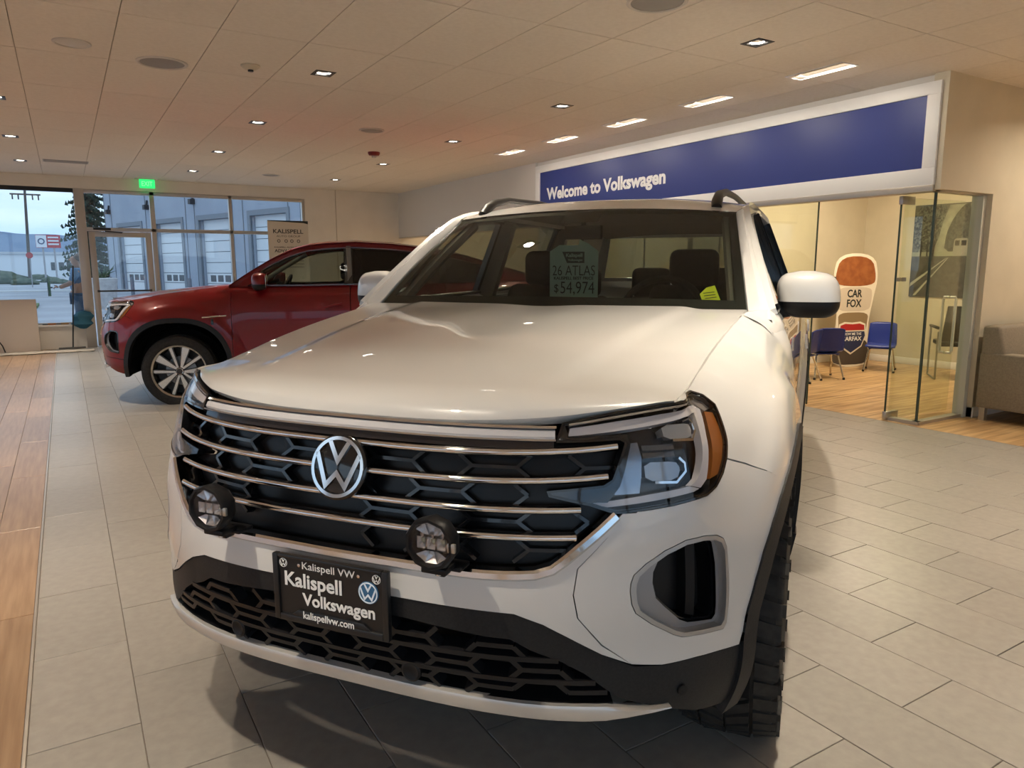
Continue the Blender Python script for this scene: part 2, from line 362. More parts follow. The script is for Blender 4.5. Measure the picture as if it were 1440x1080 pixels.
# ---- frameless glass front of the first office
og = MB().box(6.545, 6.62, 3.62, 3.93, 0, .03).box(6.56, 7.28, 3.615, 3.69, 0, .03).build('window_3', M_alu, kind='structure')
for y0, y1 in ((4.775, 6.05), (6.06, 7.34), (7.35, 8.6), (8.61, 9.86)):
    MB().box(6.50, 6.512, y0, y1, .02, 2.08).build('pane', M_oglass, og)
MB().box(6.575, 6.587, 3.665, 3.925, .03, 2.08).build('pane', M_oglass, og)
MB().box(6.60, 7.275, 3.652, 3.664, .03, 2.08).build('pane', M_oglass, og)
MB().box(6.572, 6.59, 3.645, 3.664, .03, 2.08).build('corner_joint', mat('glass_edge', (.05, .07, .05), .2), og)
for y in (4.768, 6.055, 7.345): MB().box(6.499, 6.513, y-.005, y+.005, .02, 2.08).build('joint', MATS['glass_edge'], og)
MB().box(7.27, 7.335, 3.60, 3.70, 0, 2.08).build('jamb', mat('pale_jamb', (.55, .56, .50), .5), og)
MB().box(XW+.02, XW+.10, 9.86, 15.3, 0, .04).build('track', M_alu, og)
gd = empty('door_2', (6.53, 3.93, 0), math.radians(-6), kind='structure')
MB().box(0, .90, -.006, .006, .02, 2.05).build('pane', M_oglass, gd)
MB().box(-.003, .004, -.008, .008, .02, 2.05).build('door_edge', MATS['glass_edge'], gd)
for z in (.005, 1.99): MB().box(-.01, .16, -.02, .02, z, z+.075).build('hinge_patch', mat('brushed_steel', (.55, .52, .48), .3, 1.0), gd, bevel=.003)
MB().box(.0, .05, -.012, .012, 1.30, 1.335).box(.07, .13, -.012, .012, 1.30, 1.335).build('glass_marker', MATS['brushed_steel'], gd)
for sgn in (-1, 1):
    pts = [(.80, sgn*.01, .60), (.80, sgn*.055, .60), (.80, sgn*.062, .62), (.80, sgn*.062, 1.12), (.80, sgn*.055, 1.14), (.80, sgn*.01, 1.14)]
    MB().tube(pts, .014, 10).build('pull_handle', mat('white_metal', (.80, .79, .74), .3, .3), gd, smooth=True)

# ================================================================ LIGHT FITTINGS
M_lampface = mat('lamp_face', (1, 1, 1), .4, emit=(1, .93, .82), emit_s=14)
def area(name, loc, size, watts, rot=(0, 0, 0), spread=PI, parent=None, col=LAMP_COL, shape='DISK', sy=None):
    l = bpy.data.lights.new(name, 'AREA'); l.shape = shape; l.size = size; l.energy = watts; l.color = col; l.spread = spread
    if sy: l.size_y = sy
    o = bpy.data.objects.new(name, l); COL.objects.link(o); o.location = loc; o.rotation_euler = rot; o.parent = parent
    return o
def near_name(x, y):
    cx = {-5.30: 'far left row', -2.86: 'second row from the left', -.42: 'row over the wood planks', 2.005: 'row above the white hood', 4.46: 'row beside the blue sign', 6.90: 'row before the sofa', 9.34: 'row right of the sofa'}[x]
    return cx
DL = []; WL = []
ORD = ['first', 'second', 'third', 'fourth', 'fifth', 'sixth', 'seventh', 'eighth']
proto = None
for x in (-5.30, -2.86, -.42, 2.005, 4.46, 6.90, 9.34):
    for k, y in enumerate((13.62, 11.22, 8.78, 6.33, 3.87, 1.43, -1.01, -3.45)):
        if x > 6 and y > 2: continue
        if proto is None:
            proto = empty('downlight', (x, y, Zc))
            MB().box(-.085, -.055, -.085, .085, -.004, .01).box(.055, .085, -.085, .085, -.004, .01).box(-.055, .055, -.085, -.055, -.004, .01).box(-.055, .055, .055, .085, -.004, .01).build('trim_frame', M_black, proto)
            MB().box(-.085, .085, -.085, .085, .075, .08).box(-.085, -.08, -.085, .085, .01, .08).box(.08, .085, -.085, .085, .01, .08).box(-.085, .085, -.085, -.08, .01, .08).box(-.085, .085, .08, .085, .01, .08).build('housing', M_black, proto)
            MB().lathe([(.0, .030), (.030, .030), (.046, .012), (.050, .004), (.053, .004), (.053, .034), (0, .04)], 20).build('bulb', M_lampface, proto, smooth=True)
            d = proto
        else: d = copy_tree(proto); d.location = (x, y, Zc)
        tag(d, 'square black downlight, %s from the glass wall, %s' % (ORD[k], near_name(x, y)), 'ceiling light', 'black square downlights')
        DL.append(d)
for d in DL: area('downlight_lamp', (0, 0, .002), .09, DOWN_W, parent=d, spread=math.radians(78))
proto = None
for k, (x, y) in enumerate(WASH):
    if proto is None:
        proto = empty('wall_washer', (x, y, Zc))
        MB().box(-.105, -.095, -.275, .275, -.006, .012).box(.095, .105, -.275, .275, -.006, .012).box(-.095, .095, -.275, -.265, -.006, .012).box(-.095, .095, .265, .275, -.006, .012).build('rim', mat('washer_white', (.85, .85, .86), .35), proto)
        MB().grid([[(-.095, yy, .01), (-.06, yy, .07), (.0, yy, .10), (.06, yy, .095), (.095, yy, .02)] for yy in (-.265, .265)]).add([(-.095, .265, .01), (-.06, .265, .07), (0, .265, .10), (.06, .265, .095), (.095, .265, .02)], [(0, 1, 2, 3, 4)]).add([(-.095, -.265, .01), (-.06, -.265, .07), (0, -.265, .10), (.06, -.265, .095), (.095, -.265, .02)], [(0, 1, 2, 3, 4)]).build('reflector', mat('washer_reflector', (.75, .77, .80), .3, .2), proto)
        MB().tube([(-.05, -.24, .055), (-.05, .24, .055)], .012, 8).build('lamp_tube', mat('washer_tube', (1, 1, 1), .4, emit=(1, .95, .88), emit_s=2.2), proto)
        d = proto
    else: d = copy_tree(proto); d.location = (x, y, Zc)
    tag(d, 'long white recessed wall washer above the blue sign, %s' % ['nearest of the five', 'second from the near end', 'middle one of five', 'fourth from the near end', 'farthest of the five'][k], 'ceiling light', 'wall washers along the sign')
    WL.append(d)
for d in WL: area('washer_lamp', (-.02, 0, .0), .14, WASH_W, rot=(0, math.radians(-32), 0), parent=d, shape='RECTANGLE', sy=.5, col=(1, .9, .76))
M_rl = mat('lounge_fill_face', (1, 1, 1), .4, emit=(1, .9, .74), emit_s=6)
for k, (x, y) in enumerate(((7.95, 2.55), (9.6, 2.55))):  # two lamps added out of view to brighten the tan wall
    d = empty('added_downlight', (x, y, Zc), label='added round white downlight, out of view, brightening the sofa wall, %s' % ['nearer the glass corner', 'farther right'][k], cat='ceiling light', group='added lounge fill lights')
    MB().lathe([(.09, .001), (.09, -.006), (.07, -.008), (.065, .0)], 28).build('rim', M_white, d, smooth=True)
    MB().lathe([(.066, -.002), (0, -.003)], 28).build('diffuser', M_rl, d)
    area('lounge_fill_lamp', (0, 0, -.006), .12, 16, parent=d, spread=math.radians(150))
for x, y, k in ((8.6, 5.2, 0), (8.6, 8.6, 1), (8.6, 12.0, 2)):
    pn = empty('ceiling_light', (x, y, Zc)); tag(pn, 'flat office ceiling light panel, %s' % ['over the blue chairs', 'in the second office', 'in the farthest office'][k], 'ceiling light', 'office light panels')
    MB().box(-.30, .30, -.60, .60, -.012, 0).build('diffuser', mat('panel_light', (1, 1, 1), .4, emit=(1, .86, .64), emit_s=3), pn)
    area('panel_lamp', (0, 0, -.015), .5, OFFICE_W, parent=pn, shape='RECTANGLE', sy=1.1, col=(1, .84, .60))

# ---- other ceiling fittings
M_cw = mat('ceiling_device', (.62, .58, .53), .5); M_cg = mat('speaker_mesh', (.30, .285, .27), .6)
for (x, y, r, lab) in ((.19, 6.43, .125, 'small white round ceiling grille left of the larger speaker'), (.81, 6.67, .19, 'large round ceiling speaker with white rim near the top left'),
                       (3.26, 3.62, .19, 'round ceiling speaker cut by the top edge above the windshield'), (3.27, 8.56, .15, 'round ceiling speaker above the red car roof'), (3.26, 13.49, .15, 'farthest round ceiling speaker near the glass wall')):
    s = empty('ceiling_speaker', (x, y, Zc), label=lab, cat='speaker', group='round ceiling speakers')
    MB().lathe([(r, .002), (r, -.006), (r*.93, -.012), (r*.86, -.008), (r*.86, .002)], 36).build('rim', M_cw, s, smooth=True)
    MB().lathe([(r*.87, -.004), (r*.5, -.010), (0, -.012)], 36).build('grille', M_cg if r > .13 else M_cw, s, smooth=True)
s = empty('smoke_detector', (1.427, 6.39, Zc), label='cream domed smoke detector between the speaker and a downlight', cat='detector')
MB().lathe([(.075, .0), (.075, -.012), (.062, -.02), (.04, -.034), (.028, -.036), (0, -.036)], 28).build('body', mat('cream_plastic', (.62, .55, .42), .45), s, smooth=True)
MB().lathe([(.022, -.034), (.022, -.048), (0, -.05)], 16).build('sensor', M_black, s)
s = empty('fire_strobe', (3.896, 10.14, Zc), label='red ceiling fire alarm strobe above the red car', cat='alarm')
MB().lathe([(.085, .0), (.085, -.02), (.07, -.045), (.03, -.05), (0, -.05)], 24).build('body', mat('alarm_red', (.22, .015, .012), .4), s, smooth=True)
MB().box(-.03, .03, -.015, .015, -.075, -.045).build('lens', mat('strobe_lens', (.7, .68, .62), .2), s, bevel=.004)
s = empty('air_vent', (.17, 13.40, Zc), label='grey slotted air vent in the ceiling near the glass wall', cat='vent')
MB().box(-.30, .30, -.14, .14, -.004, 0).build('plate', mat('vent_grey', (.34, .32, .30), .5), s)
for k in range(6): MB().box(-.28, .28, -.12+.044*k, -.10+.044*k, -.008, -.003).build('slat', mat('vent_slat', (.42, .39, .36), .5), s)
s = empty('sprinkler', (4.98, 5.2, Zc), label='small sprinkler cap between the wall washers', cat='sprinkler')
MB().lathe([(.035, 0), (.035, -.006), (.0, -.008)], 20).build('cap', M_cw, s, smooth=True)
bpy.data.objects.remove(s.children[0]); bpy.data.objects.remove(s)
# exit sign hung from the ceiling
ex = empty('exit_sign', (1.44, 15.2, Zc), label='green lit exit sign hanging over the glass door', cat='sign')
MB().box(-.20, .20, -.02, .02, -.012, 0).build('canopy', M_alu, ex)
MB().box(-.13, .13, -.008, .008, -.17, -.012).build('panel', mat('exit_green', (.02, .5, .12), .3, emit=(.03, .85, .20), emit_s=.75), ex)
lettering('EXIT', .12, frame_mx((0, -.0095, -.095), (1, 0, 0), (0, 0, 1)), mat('exit_letter', (.4, .95, .5), .3, emit=(.25, 1, .4), emit_s=.55), ex, fit=.18, bold=.001)
# ================================================================ CAR TOOLS
def curve1(xs, ys):
    """smooth interpolation through points (monotone cubic)"""
    n = len(xs); d = [(ys[i+1]-ys[i])/(xs[i+1]-xs[i]) for i in range(n-1)]; m = [d[0]]
    for i in range(1, n-1): m.append(0 if d[i-1]*d[i] <= 0 else 2*d[i-1]*d[i]/(d[i-1]+d[i]))
    m.append(d[-1])
    def f(x):
        if x <= xs[0]: return ys[0]
        if x >= xs[-1]: return ys[-1]
        i = 0
        while x > xs[i+1]: i += 1
        h = xs[i+1]-xs[i]; t = (x-xs[i])/h
        return (2*t**3-3*t**2+1)*ys[i]+(t**3-2*t**2+t)*h*m[i]+(-2*t**3+3*t**2)*ys[i+1]+(t**3-t**2)*h*m[i+1]
    return f
def sstep(a, b, x):
    t = min(max((x-a)/(b-a), 0), 1); return t*t*(3-2*t)
def pip(p, poly):
    x, y = p; c = False; j = len(poly)-1
    for i in range(len(poly)):
        xi, yi = poly[i]; xj, yj = poly[j]
        if (yi > y) != (yj > y) and x < (xj-xi)*(y-yi)/(yj-yi)+xi: c = not c
        j = i
    return c
def seg_d(p, poly):
    best = 9
    for i in range(len(poly)):
        a = poly[i-1]; b = poly[i]; dx, dy = b[0]-a[0], b[1]-a[1]; l = dx*dx+dy*dy or 1e-9
        t = min(max(((p[0]-a[0])*dx+(p[1]-a[1])*dy)/l, 0), 1); best = min(best, math.hypot(p[0]-a[0]-t*dx, p[1]-a[1]-t*dy))
    return best
def rounded(poly, r=.25, it=1):
    """one round of corner cutting"""
    for _ in range(it):
        o = []
        for i in range(len(poly)):
            a = poly[i]; b = poly[(i+1) % len(poly)]
            o += [(a[0]+(b[0]-a[0])*r, a[1]+(b[1]-a[1])*r), (b[0]-(b[0]-a[0])*r, b[1]-(b[1]-a[1])*r)]
        poly = o
    return poly
def densify(poly, step):
    o = []
    for i in range(len(poly)):
        a = poly[i]; b = poly[(i+1) % len(poly)]; n = max(1, int(math.ceil(math.hypot(b[0]-a[0], b[1]-a[1])/step)))
        o += [(a[0]+(b[0]-a[0])*k/n, a[1]+(b[1]-a[1])*k/n) for k in range(n)]
    return o
def mir(poly): return [(-a, b) for a, b in poly][::-1]
def sym(half):
    """half outline given from centre line to centre line on the + side -> whole outline"""
    return half+[(-a, b) for a, b in half[::-1] if a > 1e-6]
def surf_n(F, a, b, e=.004):
    n = (F(a+e, b)-F(a-e, b)).cross(F(a, b+e)-F(a, b-e)); return n.normalized()
def panel(name, outline, F, m, parent, off=0.0, depth=.018, step=.035, holes=(), flip=False, smooth=True, roll=.0):
    """a sheet cut to an outline in the two parameters of surface F, its edges folded inwards"""
    loops = [densify(outline, step)]+[densify(h, step) for h in holes]
    pts = []; edges = []
    for lp in loops:
        k = len(pts); pts += lp; edges += [(k+i, k+(i+1) % len(lp)) for i in range(len(lp))]
    nb = len(pts); xs = [p[0] for p in loops[0]]; ys = [p[1] for p in loops[0]]
    y = min(ys)+step*.5; r = 0
    while y < max(ys):
        x = min(xs)+step*(.5 if r % 2 else 0)
        while x < max(xs):
            p = (x, y)
            if pip(p, loops[0]) and not any(pip(p, h) for h in loops[1:]) and all(seg_d(p, l) > step*.45 for l in loops): pts.append(p)
            x += step
        y += step*.866; r += 1
    vo, eo, fo, *_ = delaunay_2d_cdt([Vector(p) for p in pts], edges, [], 0, 1e-6)
    vo = [(v.x, v.y) for v in vo]
    tris = []
    for f in fo:
        c = (sum(vo[i][0] for i in f)/3, sum(vo[i][1] for i in f)/3)
        if pip(c, loops[0]) and not any(pip(c, h) for h in loops[1:]): tris.append(tuple(f))
    P = []; NN = []
    for a, b in vo:
        n = surf_n(F, a, b)
        if flip: n = -n
        P.append(F(a, b)+n*off); NN.append(n)
    # orient
    fs = []
    for t in tris:
        n = (P[t[1]]-P[t[0]]).cross(P[t[2]]-P[t[0]])
        fs.append(t if n.dot(NN[t[0]]) > 0 else t[::-1])
    me = bpy.data.meshes.new(name); nv = len(P); vs = list(P); nfront = len(fs)
    if depth:
        cnt = {}
        for t in fs:
            for i in range(3):
                e = (t[i], t[(i+1) % 3]); cnt[e] = 1
        bd = [e for e in cnt if (e[1], e[0]) not in cnt]
        mp = {}
        def dup(i, k):
            if (i, k) not in mp:
                mp[(i, k)] = len(vs); vs.append(P[i]-NN[i]*(0 if k == 0 else depth))
            return mp[(i, k)]
        for a, b in bd: fs.append((b, a, dup(a, 1), dup(b, 1)))
    me.from_pydata([tuple(v) for v in vs], [], fs); me.update()
    me.polygons.foreach_set('use_smooth', [smooth]*len(me.polygons))
    if smooth: me.set_sharp_from_angle(angle=math.radians(40))
    return link(name, me, m, parent)
def ribbon(name, path, F, prof, m, parent, closed=False, flip=False, cap=True, mb=None, scale=None):
    """sweep a profile [(across, out)] along a path in surface F; across is in the surface, out along the normal"""
    P = []; NN = []
    for a, b in path:
        n = surf_n(F, a, b); n = -n if flip else n
        P.append(F(a, b)); NN.append(n)
    rows = []; k = len(P)
    for i in range(k):
        a = P[(i-1) % k] if closed else P[max(i-1, 0)]; b = P[(i+1) % k] if closed else P[min(i+1, k-1)]
        t = (b-a).normalized(); x = NN[i].cross(t).normalized()
        k_ = scale(i/(k-1)) if scale else 1
        rows.append([P[i]+x*p*k_+NN[i]*q for p, q in prof])
    if closed: rows.append(rows[0])
    own = mb is None; mb = mb or MB()
    mb.grid([[tuple(q) for q in r] for r in rows], closed=True)
    if cap and not closed:
        n = len(prof); mb.add([tuple(q) for q in rows[0]], [tuple(range(n))]); mb.add([tuple(q) for q in rows[-1]], [tuple(range(n))])
    if own: return mb.build(name, m, parent, smooth=True)
def spath(pts, step=.02):
    """densified open path, gently smoothed"""
    o = []
    for i in range(len(pts)-1):
        p0 = pts[max(i-1, 0)]; p1 = pts[i]; p2 = pts[i+1]; p3 = pts[min(i+2, len(pts)-1)]
        n = max(1, int(math.hypot(p2[0]-p1[0], p2[1]-p1[1])/step))
        for k in range(n):
            t = k/n
            o.append(tuple(.5*((2*p1[j])+(-p0[j]+p2[j])*t+(2*p0[j]-5*p1[j]+4*p2[j]-p3[j])*t*t+(-p0[j]+3*p1[j]-3*p2[j]+p3[j])*t**3) for j in (0, 1)))
    o.append(pts[-1]); return o
HEXP = [(-1, 0), (-.8, .8), (.8, .8), (1, 0), (.8, -.6), (-.8, -.6)]
def emblem(name, R, mx, mring, mback, parent, lift=.002):
    """round badge: ring with a V over a W"""
    MB().lathe([(R*1.06, -.008), (R*1.06, .0), (R*1.0, lift), (0, lift)], 40, mx).build(name, mback, parent, smooth=True)
    b = parent.children[-1] if parent.children else None
    mb = MB(); mb.lathe([(R*.87, lift*1.1), (R*.875, lift*2.4), (R*.985, lift*2.4), (R*.99, lift*1.1)], 40, mx)
    def stroke(pts, w):
        L = []; Rr = []
        for i, p in enumerate(pts):
            p = Vector(p); d0 = (p-Vector(pts[i-1])).normalized() if i else None; d1 = (Vector(pts[i+1])-p).normalized() if i < len(pts)-1 else None
            if d0 is None: n = Vector((-d1.y, d1.x)); s = 1
            elif d1 is None: n = Vector((-d0.y, d0.x)); s = 1
            else:
                n0 = Vector((-d0.y, d0.x)); n1 = Vector((-d1.y, d1.x)); n = (n0+n1).normalized(); s = min(1/max(n.dot(n0), .3), 2.4)
            L.append(p+n*w/2*s); Rr.append(p-n*w/2*s)
        for i in range(len(pts)-1):
            q = [L[i], L[i+1], Rr[i+1], Rr[i]]; mb.prism([(v.x*R, v.y*R) for v in q], lift*1.1, lift*2.4, mx)
    stroke([(-.36, .82), (0, .19), (.36, .82)], .155)
    stroke([(-.80, .42), (-.37, -.62), (0, -.20), (.37, -.62), (.80, .42)], .155)
    return mb.build(name, mring, parent)
M_chrome = mat('chrome', (.75, .74, .73), .07, 1.0)
M_gblack = mat('gloss_black', (.006, .006, .007), .12, coat=.6)
M_sblack = mat('satin_black', (.008, .008, .009), .4, spec=.3)
M_clad = noisy('black_cladding', (.013, .014, .016), (.018, .019, .021), nscale=180, detail=2, rough=.5, bump=.05, spec=.3)
M_silver = mat('silver_paint', (.42, .42, .42), .32, .6)
M_led = mat('light_guide', (.60, .60, .62), .18, coat=1.0)
M_amber = mat('amber_lens', (.28, .085, .012), .15, coat=1.0)
M_tire = noisy('tire_rubber', (.014, .013, .012), (.026, .024, .022), nscale=40, rough=.72)
M_cabin = mat('cabin_black', (.006, .006, .006), .7, spec=.2)
M_trimc = mat('cabin_trim', (.20, .185, .16), .7)
M_wind = pane_mat('windshield_glass', (.42, .45, .40), ior=1.5)
M_side = pane_mat('side_glass', (.50, .55, .52), ior=1.5)
M_dark = pane_mat('privacy_glass', (.035, .035, .038), ior=1.5)
M_lens = pane_mat('lamp_lens', (.90, .90, .92), ior=1.45)
def paint(name, c, flake=0.0, rough=.32):
    m = mat(name, c, rough, flake, coat=1.0, coat_rough=.025); return m

def make_wheel(parent, cv, cz, side, R, width, rim_r, uo, style, turn=0.0):
    """tyre and rim; uo = outer face of the tyre across the car"""
    wh = bpy.data.objects.new('wheel', None); COL.objects.link(wh); wh.parent = parent; wh.empty_display_size = .05
    wh.location = (side*(uo-width/2), cv, cz); wh.rotation_euler = (0, 0, turn)
    mx = Matrix.Rotation(side*PI/2, 4, 'Y')      # local z -> outwards
    h = width/2
    prof = [(rim_r-.01, -h*.82), (rim_r+.01, -h*.92), (R*.80, -h*1.0), (R*.93, -h*.97), (R*.975, -h*.86), (R*.985, -h*.4), (R*.985, h*.4), (R*.975, h*.86), (R*.93, h*.97), (R*.80, h*1.0), (rim_r+.01, h*.92), (rim_r-.01, h*.82)]
    MB().lathe(prof, 56, mx).build('tire', M_tire, wh, smooth=True)
    tr = MB(); nb = 44 if style == 'all_terrain' else 60
    for k in range(nb):
        a = 2*PI*k/nb
        for j, (w0, w1, sk) in enumerate(((-.96, -.60, 0), (-.54, -.08, .5), (-.02, .44, 0), (.52, .97, .5))):
            aa = a+sk*2*PI/nb; r0 = Matrix.Rotation(aa, 4, 'Z'); th = 2*PI/nb*(.36 if style == 'all_terrain' else .42)*R
            rr = R*(.992 if j in (1, 2) else .985); dd = .012 if style == 'all_terrain' else .004
            sx = Matrix.Rotation((.35 if j % 2 else -.35) if j in (1, 2) else 0, 4, 'X')
            b = MB().box(rr-.02, rr+dd*.6, -th, th, 0, 1)
            for q, v in enumerate(b.v):
                zz = h*(w0+(w1-w0)*v[2]); x = v[0]-(.014 if abs(zz) > h*.9 and v[0] > rr else 0)
                b.v[q] = (x, v[1]+(.018 if j % 2 else -.018)*(v[2]-.5)*2*(1 if j in (1, 2) else .3), zz)
            tr.add(b.v, b.f, mx @ r0)
            if style == 'all_terrain' and j in (0, 3) and k % 2 == 0:      # side biters
                s_ = -1 if j == 0 else 1; b2 = MB().box(R*.86, R*.965, -th*.8, th*.8, h*.93 if s_ > 0 else -h*1.04, h*1.04 if s_ > 0 else -h*.93); tr.add(b2.v, b2.f, mx @ r0)
    tr.build('tread', M_tire, wh)
    MB().lathe([(rim_r-.012, h*.86), (rim_r+.006, h*.95), (rim_r+.006, h*.86), (rim_r-.02, h*.5), (rim_r-.03, -h*.8)], 48, mx).build('rim_lip', mat('rim_silver', (.50, .47, .43), .25, .9) if style == 'split' else M_gblack, wh, smooth=True)
    MB().lathe([(rim_r-.02, h*.35), (rim_r-.03, 0), (.05, -.02), (0, -.02)], 40, mx).build('rim_barrel', mat('rim_dark', (.010, .010, .011), .45), wh, smooth=True)
    if style == 'split':
        MB().lathe([(.155, h*.1), (.155, h*.16), (.06, h*.18), (0, h*.18)], 40, mx).build('brake_disc', mat('disc_steel', (.30, .29, .28), .35, .9), wh, smooth=True)
        fa = MB(); bk = MB()
        for k in range(5):
            for sgn, wide in ((-1, .0), (1, .0)):
                a = 2*PI*k/5+sgn*.31; ca, sa = math.cos(a), math.sin(a)
                a0 = 2*PI*k/5+sgn*.16
                p0 = Vector((.035*math.cos(a0), .035*math.sin(a0), 0)); p1 = Vector((rim_r*.985*ca, rim_r*.985*sa, 0)); t = (p1-p0).normalized(); nrm = Vector((-t.y, t.x, 0))*sgn
                wa, wb = .020, .078 if sgn > 0 else .030
                q = [p0+nrm*wa*.5, p1+nrm*wb*.6, p1-nrm*wb*.4, p0-nrm*wa*.5]
                bk.add([(v.x, v.y, zz) for zz in (h*.30, h*.66) for v in (q[0]+nrm*.008, q[1]+nrm*.012, q[2]-nrm*.012, q[3]-nrm*.008)], [(0, 1, 2, 3), (7, 6, 5, 4), (0, 4, 5, 1), (1, 5, 6, 2), (2, 6, 7, 3), (3, 7, 4, 0)], mx)
                fa.add([(v.x, v.y, zz+(.022 if i_ in (0, 3) else 0)*0) for zz in (h*.64, h*.72) for i_, v in enumerate(q)], [(0, 1, 2, 3), (7, 6, 5, 4), (0, 4, 5, 1), (1, 5, 6, 2), (2, 6, 7, 3), (3, 7, 4, 0)], mx)
        bk.build('spoke_side', M_gblack, wh); fa.build('spoke_face', mat('machined_alloy', (.66, .63, .58), .25, .8), wh)
        MB().lathe([(.045, h*.5), (.042, h*.72), (.036, h*.77), (0, h*.77)], 28, mx).build('hub_cap', M_gblack, wh, smooth=True)
        MB().lathe([(.036, h*.775), (.034, h*.79), (.030, h*.775)], 28, mx).build('hub_ring', M_chrome, wh, smooth=True)
    else:
        sp = MB()
        for k in range(6):
            a = 2*PI*k/6; sp.add(*(lambda b: (b.v, b.f))(MB().box(.03, rim_r*.98, -.028, .028, h*.30, h*.66)), mx @ Matrix.Rotation(a, 4, 'Z'))
        sp.build('spoke', M_gblack, wh, bevel=.006)
        MB().lathe([(.05, h*.4), (.047, h*.68), (0, h*.70)], 28, mx).build('hub_cap', M_sblack, wh, smooth=True)
    return wh

# ================================================================ CAR
ZK = [.26, .32, .38, .44, .50, .56, .66, .78, .90, 1.0, 1.06, 1.10, 1.14]
fV = curve1(ZK, [.15, .095, .055, .028, .012, .0, -.01, .0, .02, .045, .065, .09, .115])
fW = curve1(ZK, [.92, .945, .965, .98, .99, .993, .995, .99, .975, .955, .94, .92, .90])
fWs = curve1([.26, .45, .66, .9, 1.0, 1.1, 1.3], [.95, .985, .995, .99, .982, .975, .97])
fN = curve1([.3, .42, .6, .8], [3.3, 3.1, 2.75, 2.75])
VC = .95
zsh = curve1([.30, .40, .505, .737, .997, 1.277, 1.495, 2.0, 2.8, 3.8, 5.0], [1.125, 1.129, 1.144, 1.188, 1.227, 1.260, 1.279, 1.272, 1.282, 1.300, 1.315])
ushH = curve1([.30, .40, .505, .737, .997, 1.277, 1.495, 1.60], [.735, .742, .748, .758, .773, .789, .802, .81])
ush = curve1([.30, .40, .505, .737, .997, 1.277, 1.37, 1.44, 1.485, 5.0], [.735, .742, .748, .758, .773, .789, .796, .845, .876, .868])
fI = curve1([-.35, -.22, -.13, -.07, -.03, 0], [0, .05, .18, .42, .66, 1])
AXF, AXR, AZ = .93, 3.91, .40
def body(s, z):
    a = abs(s); sg_ = 1 if s >= 0 else -1; k = sstep(.95, 1.3, a)
    W = fW(z)*(1-k)+fWs(z)*k; n = fN(z); D = VC-fV(z)
    if a <= PI/2:
        sa, ca = math.sin(a), math.cos(a); r = ((sa/W)**n+(max(ca, 1e-6)/D)**n)**(-1/n); u = r*sa; v = VC-r*ca
    else:
        v = VC+(a-PI/2); u = W
        if v > 4.2: u *= 1-.16*((v-4.2)/.85)**2.4
    if a > .8:
        zs = zsh(v); e = z-zs; kk = sstep(.85, 1.0, a)
        if e > -.35: u -= kk*fI(min(e, 0))*max(u-ush(v), 0)
        for c in (AXF, AXR):
            d = math.hypot(v-c, (z-AZ)*.93); u += .020*sstep(.69, .62, d)*sstep(.9, 1.2, a)*sstep(.1, .5, z)
        u -= .018*sstep(1.35, 1.7, v)*(1-sstep(3.2, 3.5, v))*sstep(1.05, .7, z)*sstep(.35, .6, z)
    return Vector((sg_*u, v, z))
def s_of(v, z, lo=.3, hi=PI/2+4.4):
    for _ in range(36):
        m = (lo+hi)/2
        if body(m, z).y < v: lo = m
        else: hi = m
    return (lo+hi)/2
def arch(R, c, a0, a1, n=18, drop=0.0):
    """points on a wheel arch, angle from the front (pi) over the top (pi/2)"""
    o = []
    for k in range(n+1):
        t = a0+(a1-a0)*k/n; x = math.cos(t); y = math.sin(t); q = (abs(x)**2.4+abs(y)**2.4)**(-1/2.4)
        v = c+R*q*x; z = AZ+R*q*y; o.append((s_of(v, z), z))
    return o
def sside(poly): return [(PI/2+v-VC, z) for v, z in poly]
LAMP = [(.576, 1.089), (.706, 1.11), (.823, 1.12), (.896, 1.121), (.971, 1.126), (1.038, 1.129), (1.075, 1.117), (1.09, 1.094), (1.067, 1.06), (1.04, 1.018), (1.008, .978), (.979, .952), (.942, .928), (.906, .915), (.811, .907), (.739, .903), (.692, .9), (.672, .9), (.619, .919), (.534, .938), (.53, .946), (.618, .954), (.654, .957), (.675, .969), (.689, .997), (.705, 1.031), (.712, 1.048), (.700, 1.056), (.557, 1.052)]
FOGO = [(.698, .725), (.7, .743), (.707, .761), (.735, .784), (.78, .808), (.834, .824), (.885, .825), (.924, .819), (.945, .807), (.955, .784), (.958, .707), (.958, .641), (.957, .593), (.947, .58), (.885, .586), (.827, .593), (.804, .604), (.747, .642), (.71, .673), (.701, .695)]
FOGI = [(.76, .73), (.762, .754), (.778, .785), (.812, .81), (.861, .815), (.919, .806), (.928, .797), (.937, .744), (.939, .679), (.942, .611), (.931, .6), (.855, .613), (.832, .625), (.79, .667), (.768, .692)]
SEAM2 = [(.724, .899), (.656, .849), (.59, .781), (.58, .722), (.589, .669), (.642, .602), (.713, .545)]
BTOP = [(0, .682), (.2, .680), (.387, .675), (.454, .673), (.515, .651), (.566, .622), (.642, .575), (.713, .540), (.778, .533), (.864, .532), (.936, .527), (1.008, .519)]
CHRO = [(0, .753), (.2, .754), (.388, .751), (.491, .756), (.53, .766), (.591, .812), (.676, .882), (.690, .897)]
CHRI = [(0, .772), (.388, .769), (.507, .776), (.541, .789), (.592, .835), (.666, .896)]
LGR = [(0, .636), (.2, .632), (.387, .613), (.445, .611), (.491, .585), (.556, .56), (.606, .53), (.669, .476)]

